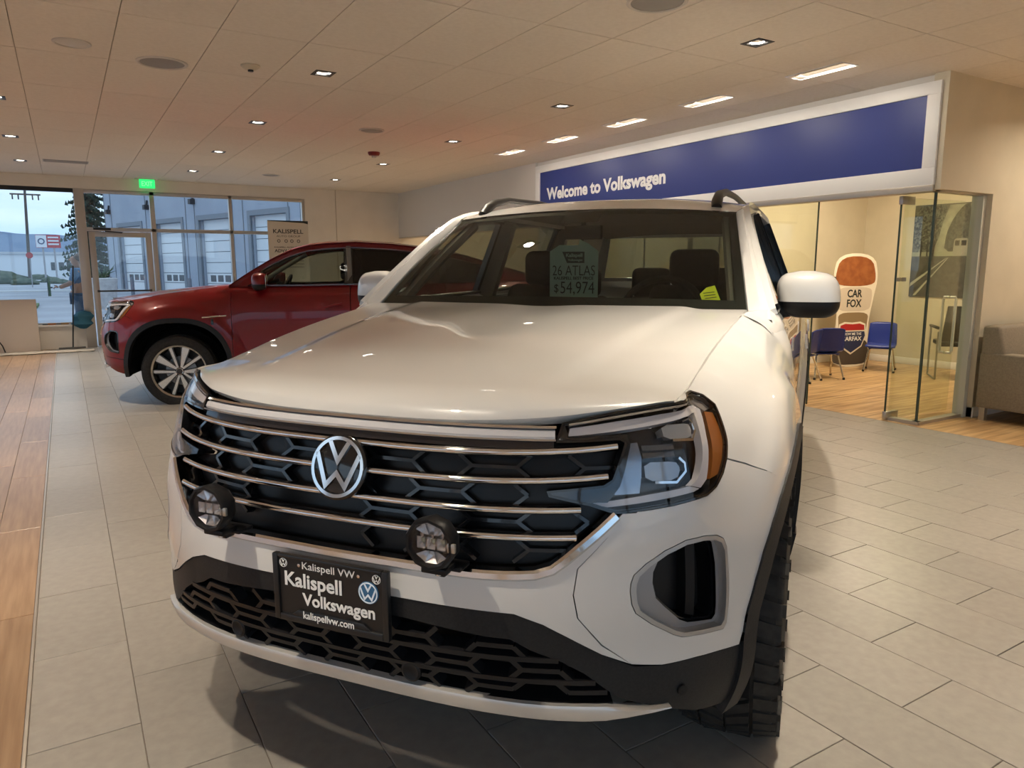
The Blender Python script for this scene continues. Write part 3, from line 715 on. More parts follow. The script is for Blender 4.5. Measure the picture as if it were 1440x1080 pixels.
ARC_R = .55
def hood_z(u, v, ve=None):
    us = ushH(v); t = min(abs(u)/us, 1.0)
    zc = H_C(v); zl = zsh(v); z = zl+(zc-zl)*(1-t**2.3)
    d = max(v-(H_E(abs(u)) if ve is None else ve), 0); L = .12; q = min(d/L, 1); z -= .048*(1-t**3)*(1-math.sqrt(max(1-(1-q)**2, 0)))
    uc = .40+.13*v; z += .010*sstep(uc+.05, uc-.03, abs(u))*sstep(.10, .5, v)
    z -= .006*sstep(.20, .0, abs(u))*sstep(.3, 1.0, v)
    return z
H_C = curve1([.06, .2, .5, .8, 1.1, 1.45], [1.132, 1.150, 1.196, 1.232, 1.259, 1.279])
_he = [(0, 1.087), (.2, 1.087), (.4, 1.088), (.576, 1.091), (.66, 1.103), (.74, 1.112), (.823, 1.121), (.87, 1.122)]
_hp = [body(s, z) for s, z in _he]
H_E = curve1([p.x for p in _hp], [p.y for p in _hp])
def hoodF(a, b): return Vector((a, b, hood_z(a, b)))

def zr_white(v): return _zrw(v)
_zrw = curve1([1.45, 1.75, 2.09, 2.3, 2.8, 3.6, 4.3, 4.85], [1.262, 1.475, 1.672, 1.722, 1.755, 1.757, 1.745, 1.70])
_zrr = curve1([1.45, 1.75, 2.09, 2.35, 2.75, 3.3, 3.9, 4.5, 4.85], [1.262, 1.465, 1.645, 1.715, 1.745, 1.715, 1.62, 1.46, 1.36])

def make_car(P):
    root = empty(P['name'], P['loc'], -P['psi'], label=P['label'], cat='car')
    pm = P['paint']; zr = P['zr']; full = P['white']
    # ---------- front: bumper
    ctr = CHRO+[(.705, .897)]+[(.7215, .8965), (.6535, .847), (.5875, .781), (.5775, .722), (.5865, .669), (.6395, .600), (.705, .550)]+[(.642, .578), (.566, .625), (.515, .654), (.454, .676), (.387, .678), (.2, .683), (0, .685)]
    panel('front_bumper', sym(ctr), body, pm, root, step=.03)
    for sd in (1, -1):
        f = (lambda p: p) if sd > 0 else mir
        ar = [p for p in arch(ARC_R, AXF, math.radians(163), math.radians(117), 10)]
        low = [(.707, .549), (.778, .537), (.864, .536), (.936, .531), (1.0, .524)]
        crn = SEAM2[:-1]+low+ar+[(1.136, .9275), (1.075, .9545), (1.011, .9765), (.979, .948), (.942, .924), (.906, .911), (.811, .903), (.739, .899)]
        panel('bumper_corner', f(crn), body, pm, root, step=.028, holes=[f(FOGO)])
        # air curtain intake beside the corner
        fo = f(FOGO); cx = sum(p[0] for p in FOGO)/len(FOGO); cz = sum(p[1] for p in FOGO)/len(FOGO)
        ins = f([(cx+(a-cx)*.985, cz+(b-cz)*.985) for a, b in FOGO]); inn = f([(cx+(a-cx)*.91+.002, cz+(b-cz)*.90) for a, b in FOGO])
        bz = panel('intake_bezel', ins, body, M_silver if full else M_gblack, root, off=.001, depth=.03, step=.025, holes=[inn])
        panel('intake_recess', f([(cx+(a-cx)*.95, cz+(b-cz)*.94) for a, b in FOGO]), body, mat('recess_grey', (.30, .30, .31), .4, .4), bz, off=-.022, depth=0, step=.03, holes=[f(FOGI)])
        panel('intake_wall', f(FOGI), body, M_gblack, bz, off=-.03, depth=.05, step=.03, holes=[f([(.85+(a-.85)*.94, .71+(b-.71)*.94) for a, b in FOGI])])
        panel('intake_back', f(FOGI), body, M_sblack, bz, off=-.075, depth=0, step=.03)
        ribbon('intake_vane', [(sd*.875, .62+.02*k) for k in range(10)], body, [(-.018, -.075), (-.018, -.045), (-.006, -.032), (.010, -.045), (.010, -.075)], M_sblack, bz)
    cl = BTOP+[(x, z) for x, z in arch(ARC_R, AXF, math.radians(166), math.radians(183), 6)]
    cl = cl+[(1.03, .385), (.973, .364), (.886, .382), (.776, .428), (.70, .458)]+LGR[::-1]
    panel('lower_cladding', sym(cl), body, M_clad if full else pm, root, off=-.004, depth=.05, step=.03)
    # lower grille
    lg = LGR+[(.594, .465), (.493, .458), (.3, .454), (0, .452)]
    lgo = panel('lower_grille', sym(lg), body, M_sblack, root, off=-.085, depth=0, step=.05)
    def honey(poly, rows, pitch, m, parent, off, w=.007, fill=.34):
        mb = MB()
        full_poly = sym(poly)
        for r, (zlo, zhi) in enumerate(rows):
            zm = (zlo+zhi)/2; k = -8
            while k < 9:
                c = (k+(.5 if r % 2 else 0))*pitch
                for pth in ([(c-pitch*fill*.6, zm), (c+pitch*fill*.6, zm)], [(c-pitch*fill*.6, zm), (c-pitch*.34, zhi)], [(c-pitch*fill*.6, zm), (c-pitch*.34, zlo)], [(c+pitch*fill*.6, zm), (c+pitch*.34, zhi)], [(c+pitch*fill*.6, zm), (c+pitch*.34, zlo)]):
                    md = ((pth[0][0]+pth[1][0])/2, (pth[0][1]+pth[1][1])/2)
                    if all(pip(q, full_poly) for q in pth) or pip(md, full_poly) and seg_d(md, full_poly) > .012:
                        pp = [(pth[0][0]+(pth[1][0]-pth[0][0])*t/3, pth[0][1]+(pth[1][1]-pth[0][1])*t/3) for t in range(4)]
                        ribbon('', pp, body, [(-w, off-.03), (-w*.7, off), (w*.7, off), (w, off-.03)], m, None, mb=mb)
                k += 1
        return mb.build('honeycomb', m, parent, smooth=True, kind='stuff')
    M_mesh = mat('grille_mesh', (.010, .010, .012), .35, spec=.4)
    honey(lg, [(.455, .507), (.507, .562), (.562, .62)], .205, M_mesh, lgo, -.004, w=.0085)
    for z, x1 in ((.507, .63), (.562, .55)):
        ribbon('lower_bar', spath([(-x1, z), (-x1/2, z), (0, z), (x1/2, z), (x1, z)], .05), body, [(-.009, -.05), (-.006, -.002), (.006, -.002), (.009, -.05)], M_mesh, lgo)
    ribbon('air_dam', spath([(-.67, .452), (-.35, .450), (0, .449), (.35, .450), (.67, .452)], .05), body, [(-.003, -.11), (-.003, -.004), (.003, -.004), (.003, -.11)], M_sblack, lgo)
    for x in (-.36, .20):
        n = surf_n(body, x, .487); c = body(x, .487)
        MB().lathe([(.026, -.02), (.026, .004), (.020, .007), (.012, .003), (0, .003)], 24, frame_mx(c-n*.004, Vector((0, 0, 1)).cross(n), (0, 0, 1))).build('parking_sensor', M_sblack, lgo, smooth=True)
    if full:
        n = surf_n(body, .83, .462); c = body(.83, .462)
        MB().lathe([(.013, -.01), (.013, .0015), (.009, .002), (0, .001)], 18, frame_mx(c, Vector((0, 0, 1)).cross(n), (0, 0, 1))).build('parking_sensor', M_sblack, root, smooth=True)
    # skid lip
    sk = spath([(-.80, .432), (-.70, .430), (-.55, .428), (-.3, .430), (0, .431), (.3, .430), (.55, .428), (.70, .430), (.80, .432)], .04)
    ribbon('skid_plate', sk, body, [(.024, -.012), (.025, .004), (.018, .010), (-.012, .012), (-.020, .006), (-.024, -.04)] if full else [(.02, -.05), (.02, .006), (-.018, .008), (-.02, -.05)], mat('skid_silver', (.60, .58, .55), .35, .55), root, scale=lambda t: sstep(0, .10, t)*sstep(1, .90, t)*.98+.02)
    # ---------- main grille
    go = [(0, 1.083), (.3, 1.083), (.565, 1.085), (.557, 1.052), (.700, 1.058), (.712, 1.048), (.705, 1.031), (.689, .997), (.675, .969), (.654, .957), (.618, .954), (.53, .946), (.534, .938), (.619, .919), (.672, .9), (.666, .896), (.592, .835), (.541, .789), (.507, .776), (.388, .769), (0, .772)]
    gr = panel('grille', sym(go), body, mat('grille_black', (.005, .005, .006), .3, spec=.35), root, off=-.055, depth=0, step=.05)
    gw = [(.0, .80)]
    honey(go[6:]+[(0, 1.02)], [(.784, .843), (.849, .903), (.909, .963), (.969, 1.024)], .27, mat('grille_fin', (.010, .010, .011), .2, coat=.5), gr, -.03, w=.006)
    for z0, x1, dz in ((1.026, .692, .015), (.965, .664, .013), (.904, .60, .004), (.846, .588, .002)):
        pts = [(x1*t/14, z0+dz*(abs(t)/14)**4) for t in range(-14, 15)]
        ribbon('chrome_bar', pts, body, [(-.0085, -.03), (-.0085, -.006), (-.0078, -.001), (-.0055, .003), (-.002, .0052), (.002, .0052), (.0055, .003), (.0078, -.001), (.0085, -.006), (.0085, -.03)], M_chrome, gr)
    ribbon('light_bar', [(.555*t/14, 1.068) for t in range(-14, 15)], body, [(-.011, -.03), (-.011, -.006), (-.006, -.001), (.006, -.001), (.011, -.006), (.011, -.03)], M_led, gr)
    ribbon('light_bar_trim', [(.56*t/14, 1.0815) for t in range(-14, 15)], body, [(-.003, -.03), (-.003, .001), (.003, .001), (.003, -.03)], M_chrome, gr)
    ribbon('light_bar_trim', [(.555*t/14, 1.055) for t in range(-14, 15)], body, [(-.002, -.03), (-.002, .001), (.002, .001), (.002, -.03)], M_chrome, gr)
    ribbon('grille_band', [(.55*t/14, 1.045) for t in range(-14, 15)], body, [(-.008, -.03), (-.008, -.008), (.008, -.008), (.008, -.03)], mat('smoked_plastic', (.018, .016, .018), .15, coat=.5), gr)
    cp = spath([(0, .7625), (.2, .763), (.388, .760), (.499, .766), (.536, .778), (.592, .823), (.640, .862), (.676, .893)], .03)
    cp = [(-a, b) for a, b in cp[::-1]]+cp[1:]
    ribbon('grille_surround', cp, body, [(-.0115, -.02), (-.0115, .003), (-.006, .009), (.006, .009), (.0115, .003), (.0115, -.03)], M_chrome, root)
    n = surf_n(body, 0, .965); c = body(0, .965)+n*.010
    be = bpy.data.objects.new('badge', None); COL.objects.link(be); be.parent = root; be.empty_display_size = .05
    emblem('emblem', .074, frame_mx(c, (1, 0, 0), Vector((1, 0, 0)).cross(n)*-1), M_chrome, M_gblack, be, lift=.003)
    # ---------- headlamps
    for sd in (1, -1):
        f = (lambda p: p) if sd > 0 else mir
        hl = panel('headlamp', f(LAMP), body, mat('lamp_housing', (.018, .018, .020), .22, coat=.4), root, off=-.045, depth=0, step=.03)
        panel('lamp_wall', f(LAMP), body, M_gblack, hl, off=-.004, depth=.045, step=.02, holes=[f([(a+(.80-a)*.02, b+(1.015-b)*.045) for a, b in LAMP[:19]]+[(.66, .922), (.69, .955), (.705, .99), (.725, 1.045), (.72, 1.066), (.585, 1.062)])])
        ribbon('chrome_strip', [f([p])[0] for p in spath([(.59, 1.0885), (.705, 1.103), (.823, 1.1135), (.92, 1.1165), (1.02, 1.116)], .03)], body, [(-.0035, -.03), (-.0035, -.004), (.0, .0), (.0035, -.004), (.0035, -.03)], M_chrome, hl)
        panel('light_guide', f([(.585, 1.066), (.592, 1.083), (.705, 1.095), (.823, 1.104), (.92, 1.108), (1.014, 1.106), (1.001, 1.091), (.893, 1.092), (.766, 1.081)]), body, M_led, hl, off=-.010, depth=.02, step=.025)
        panel('light_guide', f([(1.017, 1.104), (1.033, 1.095), (.992, 1.043), (.955, .99), (.926, .947), (.9, .931), (.871, .939), (.895, .952), (.924, .988), (.958, 1.041), (.994, 1.09)]), body, M_led, hl, off=-.012, depth=.02, step=.025)
        panel('light_guide', f([(.866, .939), (.896, .930), (.877, .925), (.775, .918), (.66, .911), (.625, .921), (.763, .933)]), body, M_led, hl, off=-.012, depth=.02, step=.025)
        panel('side_marker', f([(1.04, 1.088), (1.072, 1.082), (1.052, 1.040), (1.014, .985), (.972, .951), (.936, .946), (.974, .994), (1.010, 1.051)]), body, M_amber, hl, off=-.010, depth=.02, step=.02)
        panel('lamp_corner', f([(1.022, 1.119), (1.050, 1.119), (1.072, 1.108), (1.080, 1.093), (1.050, 1.090), (1.040, 1.098)]), body, mat('lamp_corner', (.22, .20, .18), .25), hl, off=-.014, depth=.01, step=.02)
        panel('reflection_panel', f([(.714, 1.046), (.744, 1.048), (.750, 1.013), (.745, .975), (.736, .937), (.68, .937), (.668, .945), (.690, .975), (.705, 1.01)]), body, mat('lamp_reflection', (.28, .31, .35), .16, .9), hl, off=-.012, depth=.012, step=.02)  # steel-coloured panel stands in for a reflection in the lamp glass
        for (s0, s1, z0, z1) in ((.815, .905, 1.050, 1.084), (.755, .836, .962, 1.003)):
            q = [(s0, z0), (s1, z0-.004), (s1+.012, (z0+z1)/2), (s1, z1-.004), (s0, z1)]
            pj_ = panel('projector', f(rounded(q, .2)), body, mat('projector_glass', (.30, .33, .36), .08, .3, coat=1), hl, off=-.014, depth=.03, step=.02)
            ribbon('projector_rim', [f([p])[0] for p in ([(s0+.02, z0-.004), (s1-.006, z0-.009), (s1+.022, (z0+z1)/2-.008), (s1+.022, (z0+z1)/2+.010), (s1+.008, z1+.003)])], body, [(-.003, -.03), (-.003, -.008), (.003, -.008), (.003, -.03)], M_chrome, hl)
        for zz in (1.035, 1.018):
            ribbon('lamp_step', [f([(.757+.012*k, zz-.0004*k)])[0] for k in range(8)], body, [(-.006, -.04), (-.006, -.018), (.006, -.022), (.006, -.04)], mat('lamp_reflection2', (.16, .19, .24), .2, .8), hl)
        panel('lamp_lens', f([(a+(.80-a)*.02, b+(1.015-b)*.03) for a, b in LAMP]), body, M_lens, hl, off=-.001, depth=0, step=.03)
        lo = densify(f(LAMP), .02)
        ribbon('lamp_seal', lo, body, [(-.0025, -.02), (-.0025, .001), (.0025, .001), (.0025, -.02)], M_gblack, hl, closed=True)
    # ---------- hood
    rows = []
    for j in range(-44, 45):
        t = j/44; at = abs(t); ve = H_E(at*.752)+.003; vr = 1.42+.05*at**2; row = []
        for i in range(41):
            b = i/40; b = b*b*.75+b*.25; v = ve+(vr-ve)*b; u = t*(ushH(v)-.003); row.append((u, v, hood_z(u, v, ve)))
        f0 = row[0]; row = [(f0[0], f0[1]+.03, f0[2]-.022), (f0[0], f0[1]+.004, f0[2]-.006)]+row+[(row[-1][0], row[-1][1]+.004, row[-1][2]-.03)]
        rows.append(row)
    for k_ in (0, -1): rows.insert(0 if k_ == 0 else len(rows), [(x*.998, y, z-.03) for x, y, z in rows[k_]])
    o = MB().grid(rows).build('hood', pm, root, smooth=True); o.data.set_sharp_from_angle(angle=math.radians(55))
    # ---------- fenders, doors, quarters
    for sd in (1, -1):
        f = (lambda p: p) if sd > 0 else mir
        top = []
        for v in (.345, .40, .45, .505, .62, .737, .87, .997, 1.14, 1.277, 1.34, 1.38, 1.42, 1.45, 1.475):
            zt = zsh(v)-.001; top.append((s_of(v, zt), zt))
        ar = arch(ARC_R, AXF, math.radians(116), math.radians(0), 20)
        fd = [(.885, 1.126), (.905, 1.127)]+top[2:]+[(PI/2+1.487-VC, 1.272), (PI/2+1.487-VC, .46)]+[(ar[-1][0]+.0, .46)]+[p for p in ar[::-1] if p[1] > .46]+[(1.188, .900), (1.136, .930), (1.080, .957), (1.016, .979), (1.044, 1.018), (1.071, 1.06), (1.095, 1.095), (1.079, 1.120), (1.040, 1.132), (.971, 1.129), (.900, 1.1245)]
        panel('fender', f(fd), body, pm, root, off=0, depth=.03, step=.03)
        # black arch rings
        for c, a0, a1 in ((AXF, 187, 2), (AXR, 178, 2)):
            o1 = arch(ARC_R+.004, c, math.radians(a0), math.radians(a1), 26); o2 = arch(ARC_R-.045, c, math.radians(a1), math.radians(a0), 26)
            panel('wheel_arch_trim', f(o1+o2), body, M_clad, root, off=.006, depth=.04, step=.03)
            mb = MB(); rows = []
            for k in range(17):
                t = PI*k/16; rows.append([(sd*u, c+.50*math.cos(t), AZ-.05+.50*math.sin(t)) for u in (.93, .55)])
            mb.grid(rows); mb.add([(sd*.55, c+.50*math.cos(PI*k/16), AZ-.05+.50*math.sin(PI*k/16)) for k in range(17)], [tuple(range(17))])
            mb.build('wheel_well', M_cabin, root)
        ar2 = arch(ARC_R, AXR, math.radians(178), math.radians(2), 26)
        V = lambda v: PI/2+v-VC
        dr = [(V(1.492), .46), (V(2.725), .46), (V(2.725), zsh(2.7)-.002), (V(2.3), zsh(2.3)-.002), (V(1.9), zsh(1.9)-.002), (V(1.7), zsh(1.7)-.002), (V(1.492), 1.272)]
        d1_ = panel('front_door', f(dr), body, pm, root, depth=.03, step=.06)
        ra = [p for p in ar2 if p[0] < V(3.78) and p[1] > .46]
        d2_ = panel('rear_door', f([(V(2.733), .46), (ra[0][0], .46)]+ra+[(V(3.78), ra[-1][1]+.02), (V(3.78), zsh(3.78)-.002), (V(3.3), zsh(3.3)-.002), (V(2.733), zsh(2.73)-.002)]), body, pm, root, depth=.03, step=.06)
        rb = [p for p in ar2 if p[0] > V(3.79) and p[1] > .40]
        panel('quarter_panel', f([(V(3.788), rb[0][1]+.02)]+rb+[(rb[-1][0], .40), (V(4.98), .40), (V(4.98), 1.31), (V(4.4), zsh(4.4)-.002), (V(3.788), zsh(3.79)-.002)]), body, pm, root, depth=.03, step=.06)
        panel('rocker_trim', f([(V(1.42), .30), (V(3.42), .30), (V(3.42), .455), (V(1.42), .455)]), body, M_clad, root, off=.012, depth=.05, step=.08)
        for dd, v0 in ((d1_, 2.46), (d2_, 3.50)):
            mb = MB(); ribbon('', [(sd*V(v0+.02*k), 1.045+.004*k) for k in range(10)], body, [(-.012, .028), (-.010, .040), (.008, .040), (.012, .028)], pm, None, mb=mb, flip=False)
            mb.build('door_handle', pm, dd, smooth=True)
        if not full:
            ribbon('fender_badge', [(sd*V(1.20+.03*k), .955+.002*k) for k in range(9)], body, [(-.010, 0), (-.006, .008), (.006, .008), (.010, 0)], M_chrome, root)
            ribbon('fender_badge', [(sd*V(1.30), .88+.02*k) for k in range(4)], body, [(-.012, 0), (-.010, .006), (.010, .006), (.012, 0)], M_gblack, root)
    # tail
    rows = []
    for z in [.40+.91*k/12 for k in range(13)]:
        e = body(PI/2+4.98-VC, z); rows.append([(e.x*math.cos(PI*j/16)*1.0 if False else e.x*(1-2*j/16), 4.98+.09*(1-abs(1-2*j/16)**3), z) for j in range(17)])
    MB().grid(rows).build('tailgate', pm, root, smooth=True)
    # ---------- greenhouse
    def gs(v, z): return .876-(z-1.262)*.40-.03*sstep(3.9, 4.9, v)
    def GF(sd): return lambda v, z: Vector((sd*gs(v, z), v, z))
    vs_ = [1.47, 1.6, 1.75, 1.92, 2.09, 2.2, 2.3, 2.5, 2.8, 3.2, 3.6, 4.0, 4.3, 4.6, 4.85]
    topc = [(v, zr(v)) for v in vs_]
    fr_o = topc+[(4.93, 1.315), (4.3, zsh(4.3)-.01), (3.6, zsh(3.6)-.01), (2.8, zsh(2.8)-.01), (2.0, zsh(2.0)-.01), (1.47, 1.255)]
    ins = .055
    dlo = [(1.70, zsh(1.7)+.006)]+[(v, zr(v)-ins) for v in (1.80, 1.92, 2.09, 2.2, 2.3, 2.5, 2.8, 3.2, 3.6, 4.0)]+([(4.3, zr(4.3)-ins), (4.52, 1.40), (4.50, zsh(4.5)+.006)] if full else [(4.2, zr(4.2)-ins), (4.25, zsh(4.2)+.03), (4.15, zsh(4.15)+.006)])+[(3.6, zsh(3.6)+.006), (2.8, zsh(2.8)+.006), (2.2, zsh(2.2)+.006)]
    for sd in (1, -1):
        fl_ = sd < 0
        F = GF(sd)
        panel('window_frame', fr_o, F, pm, root, depth=.03, step=.06, holes=[dlo], flip=not fl_)
        ribbon('window_trim', densify(dlo, .06), F, [(-.007, -.01), (-.007, .005), (.007, .005), (.007, -.01)], M_gblack if full else mat('window_chrome', (.55, .52, .48), .2, 1.0), root, closed=True, flip=not fl_)
        def win(name, v0, v1, m):
            lo_ = [p for p in densify(dlo, .03)]
            tp = [(v, min(zr(v)-ins-.008, 9)) for v in [v0+(v1-v0)*k/8 for k in range(9)]]
            tp = [(v, max(z, zsh(v)+.015)) for v, z in tp]
            bt = [(v, zsh(v)+.008) for v in [v1-(v1-v0)*k/4 for k in range(5)]]
            panel(name, tp+bt, F, m, root, off=-.010, depth=0, step=.08, flip=not fl_)
        win('side_window', 1.72, 2.68, M_side); win('side_window', 2.76, 3.72, M_dark if not full else pane_mat('rear_side_glass', (.30, .33, .31))); win('side_window', 3.80, 4.46 if full else 4.14, M_dark if not full else pane_mat('rear_side_glass', (.30, .33, .31)))
        for v0, v1 in ((2.67, 2.77), (3.71, 3.81)):
            panel('pillar', [(v0, zsh(v0)+.004), (v1, zsh(v1)+.004), (v1, zr(v1)-ins), (v0, zr(v0)-ins)], F, M_gblack, root, off=-.006, depth=.03, step=.08, flip=not fl_)
            MB().bar((sd*(gs(v0, 1.3)-.03), v0+.06, 1.26), (sd*(gs(v0, 1.68)-.03), v0+.05, zr(v0)-.05), .05, .09).build('pillar_lining', M_trimc, root)
        # A pillar between windshield and door frame
        ws = P['ws']; rows = []
        for k in range(-1, 13):
            t = k/12; e = ws(sd*1.0, t); vv = 1.47+(2.13-1.47)*t; zq = zr(vv) if vv >= 1.47 else zr(1.47)+(vv-1.47)*.6; o = Vector((sd*gs(vv, zq), vv, zq)); md = (e+o)/2+Vector((sd*.012, -.012, .012))
            oo = o+Vector((sd*.006, -.004, .003)); rows.append([e-Vector((0, 0, .012)), e+Vector((sd*.004, 0, .004)), md, oo, oo+Vector((sd*.008, .012, -.022)), oo+Vector((sd*.0, .03, -.040))])
        MB().grid([[tuple(p) for p in r] for r in rows]).build('windshield_pillar', pm, root, smooth=True)
        rows = []
        for k in range(25):
            v = 1.34+.32*k/24; row = [(sd*.782, v, zsh(v)-.006)]
            for e in (-.001, -.004, -.008, -.013, -.02, -.03, -.042, -.056, -.072):
                q = body(PI/2+v-VC, zsh(v)+e); row.append((sd*(q.x+.004*sstep(-.072, -.05, e)), v, q.z+.004*sstep(-.072, -.05, e)*sstep(1.34, 1.37, v)))
            rows.append(row)
        MB().grid(rows).build('cowl_corner', pm, root, smooth=True)
        # inner lining of the pillar
        mb = MB(); mb.tube([ws(sd*.97, t/6)+Vector((-sd*.02, .06, -.03)) for t in range(7)], .028, 8); mb.build('pillar_lining', M_trimc, root, smooth=True)
        # mirror
        mo = bpy.data.objects.new('side_mirror', None); COL.objects.link(mo); mo.parent = root; mo.location = (sd*1.005, 1.80, 1.325); mo.empty_display_size = .05
        def shell(z0, z1, sc, m, nm, zoff=0):
            rows = []
            for i in range(13):
                zz = z0+(z1-z0)*i/12; row = []
                for k in range(24):
                    t = 2*PI*k/24; cx, sy = math.cos(t), math.sin(t)
                    r = max(1-abs(zz/.095)**3.0, 0)**(1/3.0)
                    x = .118*r*math.copysign(abs(cx)**.62, cx); y = .075*r*math.copysign(abs(sy)**.8, sy)
                    if y < 0: y *= 1.15*(1-.35*(x*sd/.118 if x*sd > 0 else 0)**2)
                    row.append((x*sc+sd*.012*zz/.1*-1, y*sc, zz+zoff-.03*sd*x*0))
                rows.append(row)
            mb = MB().grid(rows, closed=True); mb.add(rows[0], [tuple(range(24))]); mb.add(rows[-1], [tuple(range(24))]); return mb.build(nm, m, mo, smooth=True)
        shell(-.026, .0945, 1.0, pm, 'mirror_cap'); shell(-.0900, -.027, .985, M_sblack, 'mirror_base')
        MB().tube([(sd*.0, -.01, -.055), (-sd*.09, -.01, -.058), (-sd*.13, .0, -.065), (-sd*.175, .01, -.07)], [.02, .036, .040, .044], 12).build('mirror_arm', M_sblack, mo, smooth=True)
        MB().box(-.10, .10, .068, .074, -.06, .07).build('mirror_glass', M_chrome, mo, bevel=.01)
        # triangular sail behind the pillar
        panel('mirror_sail', [(1.66, zsh(1.66)+.002), (1.80, zsh(1.80)+.002), (1.80, zsh(1.80)+.06), (1.74, zsh(1.74)+.045)], F, M_sblack, root, off=.006, depth=.02, step=.05, flip=not fl_)
    # roof
    rows = []
    vv_ = [P['roof0']]+[2.2, 2.3, 2.5, 2.8, 3.2, 3.6, 4.0, 4.3, 4.6, 4.85]
    for v in vv_:
        row = []
        ue = gs(v, zr(v))
        for j in range(-12, 13):
            t = j/12; ww = ws(t, 1.0)
            if v == P['roof0']: row.append(tuple(ww+Vector((0, .004, .003)))); continue
            z = zr(v)+.048*(1-abs(t)**2.6)*(1 if v < 4.5 else .7)
            row.append((ue*t, v, z))
        rows.append(row)
    # ease the first rows onto the windshield header
    MB().grid(rows).build('roof', pm, root, smooth=True)
    if full:
        rs = [[(x*.97, y, z-.03) for x, y, z in r] for r in rows[1:]]
        MB().grid(rs).build('headliner', mat('headliner', (.10, .095, .085), .9), root)
        for sd in (1, -1):
            p = [Vector((sd*(gs(v, zr(v))-.115+.02*sstep(2.2, 2.5, v)), v, zr(v)+h)) for v, h in ((2.15, .012), (2.19, .034), (2.28, .052), (2.5, .064), (3.0, .070), (3.6, .068), (4.1, .06), (4.3, .045), (4.38, .02))]
            MB().tube(p, [.024, .026, .022, .017, .016, .016, .016, .018, .018], 10).build('roof_rail', mat('rail_black', (.03, .028, .026), .4, .3), root, smooth=True)
    # windshield
    rows = [[tuple(ws(-1+j/12, k/10)) for j in range(25)] for k in range(11)]
    MB().grid(rows).build('windshield', M_wind, root, smooth=True)
    def band(t0, t1, k0, k1, n=12):
        r = []
        for i in range(n+1):
            r.append([tuple(ws(t0+(t1-t0)*j/n, k0+(k1-k0)*i/n)+Vector((0, .006, -.006))) for j in range(n+1)])
        return r
    mb = MB(); mb.grid(band(-1, 1, 0, .09, 16)); mb.grid(band(-1, 1, .955, 1, 16)); mb.grid(band(-1, -.955, 0, 1)); mb.grid(band(.955, 1, 0, 1)); mb.grid(band(-.13, .13, .84, .96))
    mb.build('windshield_frit', mat('frit', (.006, .006, .006), .6), root)
    MB().grid([[(u, v, hood_z(min(max(u, -.78), .78), 1.42)-.035-.03*(v-1.38)) for u in [-.82+.082*j for j in range(21)]] for v in (1.36, 1.44, 1.56)]).build('cowl', M_sblack, root)
    # rear window frame and glass
    def rf(a, b): return Vector((a, 4.97-(b-1.3)*.36+.07*(1-(a/.85)**2), b))
    zt = zr(4.85)+.03
    ro = [(-.80, 1.31), (.80, 1.31), (.68, zt), (-.68, zt)]; rh = [(-.70, 1.34), (.70, 1.34), (.62, zt-.05), (-.62, zt-.05)]
    if full:
        panel('rear_window_frame', ro, rf, pm, root, step=.08, holes=[rh]); panel('rear_window', rh, rf, pane_mat('rear_side_glass', (.30, .33, .31)), root, off=-.005, depth=0, step=.1)
    else: panel('rear_window', ro, rf, M_dark, root, depth=0, step=.1)
    # ---------- under body and cabin
    MB().box(-.54, .54, .62, 4.8, .36, .62).box(-.88, .88, 1.50, 3.34, .36, .62).build('underbody', M_cabin, root)
    MB().box(-.54, .54, .30, 1.45, .42, 1.02).build('engine_bay', M_cabin, root)
    for sd in (-1, 1): MB().box(sd*.885-.02, sd*.885+.02, 1.5, 4.1, .6, 1.20).build('door_lining', M_cabin, root)
    da = MB(); rws = []
    for u in [-.82+.0683*j for j in range(25)]:
        bump = .035*math.exp(-((u-.38)/.17)**2)
        rws.append([(u, 1.50, 1.235), (u, 1.62, 1.245+bump*.5), (u, 1.78, 1.232+bump), (u, 1.86, 1.195+bump*.6), (u, 1.88, 1.10), (u, 1.80, .80)])
    da.grid(rws).build('dashboard', mat('dash_black', (.010, .010, .010), .55), root, smooth=True)
    sw = bpy.data.objects.new('steering_wheel', None); COL.objects.link(sw); sw.parent = root; sw.location = (.38, 1.98, 1.22); sw.rotation_euler = (math.radians(62), 0, 0); sw.empty_display_size = .05
    MB().tube([(.185*math.cos(2*PI*k/32), .185*math.sin(2*PI*k/32), 0) for k in range(33)], .016, 8, cap=False).build('rim', M_cabin, sw, smooth=True)
    MB().box(-.17, .17, -.03, .03, -.02, .01).box(-.03, .03, -.17, 0, -.02, .01).box(-.07, .07, -.07, .06, -.05, .015).build('hub', M_cabin, sw, bevel=.012)
    def seat(u, v, w, hh=1.0):
        st = bpy.data.objects.new('seat', None); COL.objects.link(st); st.parent = root; st.location = (u, v, .62); st.empty_display_size = .05
        m = mat('seat_black', (.008, .008, .008), .75, spec=.2)
        MB().box(-w/2, w/2, -.5, .05, .12, .28).build('cushion', m, st, bevel=.05, seg=3)
        MB().add([(-w/2, .0, .2), (w/2, .0, .2), (w/2, .14, .2), (-w/2, .14, .2), (-w*.42, .20, .72*hh), (w*.42, .20, .72*hh), (w*.42, .29, .72*hh), (-w*.42, .29, .72*hh)], [(0, 3, 2, 1), (4, 5, 6, 7), (0, 1, 5, 4), (1, 2, 6, 5), (2, 3, 7, 6), (3, 0, 4, 7)]).build('backrest', m, st, bevel=.045, seg=3)
        MB().box(-.13, .13, .20, .31, .71*hh, .71*hh+.20).build('headrest', m, st, bevel=.045, seg=3)
        return st
    seat(.42, 2.42, .54); seat(-.42, 2.42, .54)
    for u in (-.48, 0, .48): seat(u, 3.34, .46, .86)
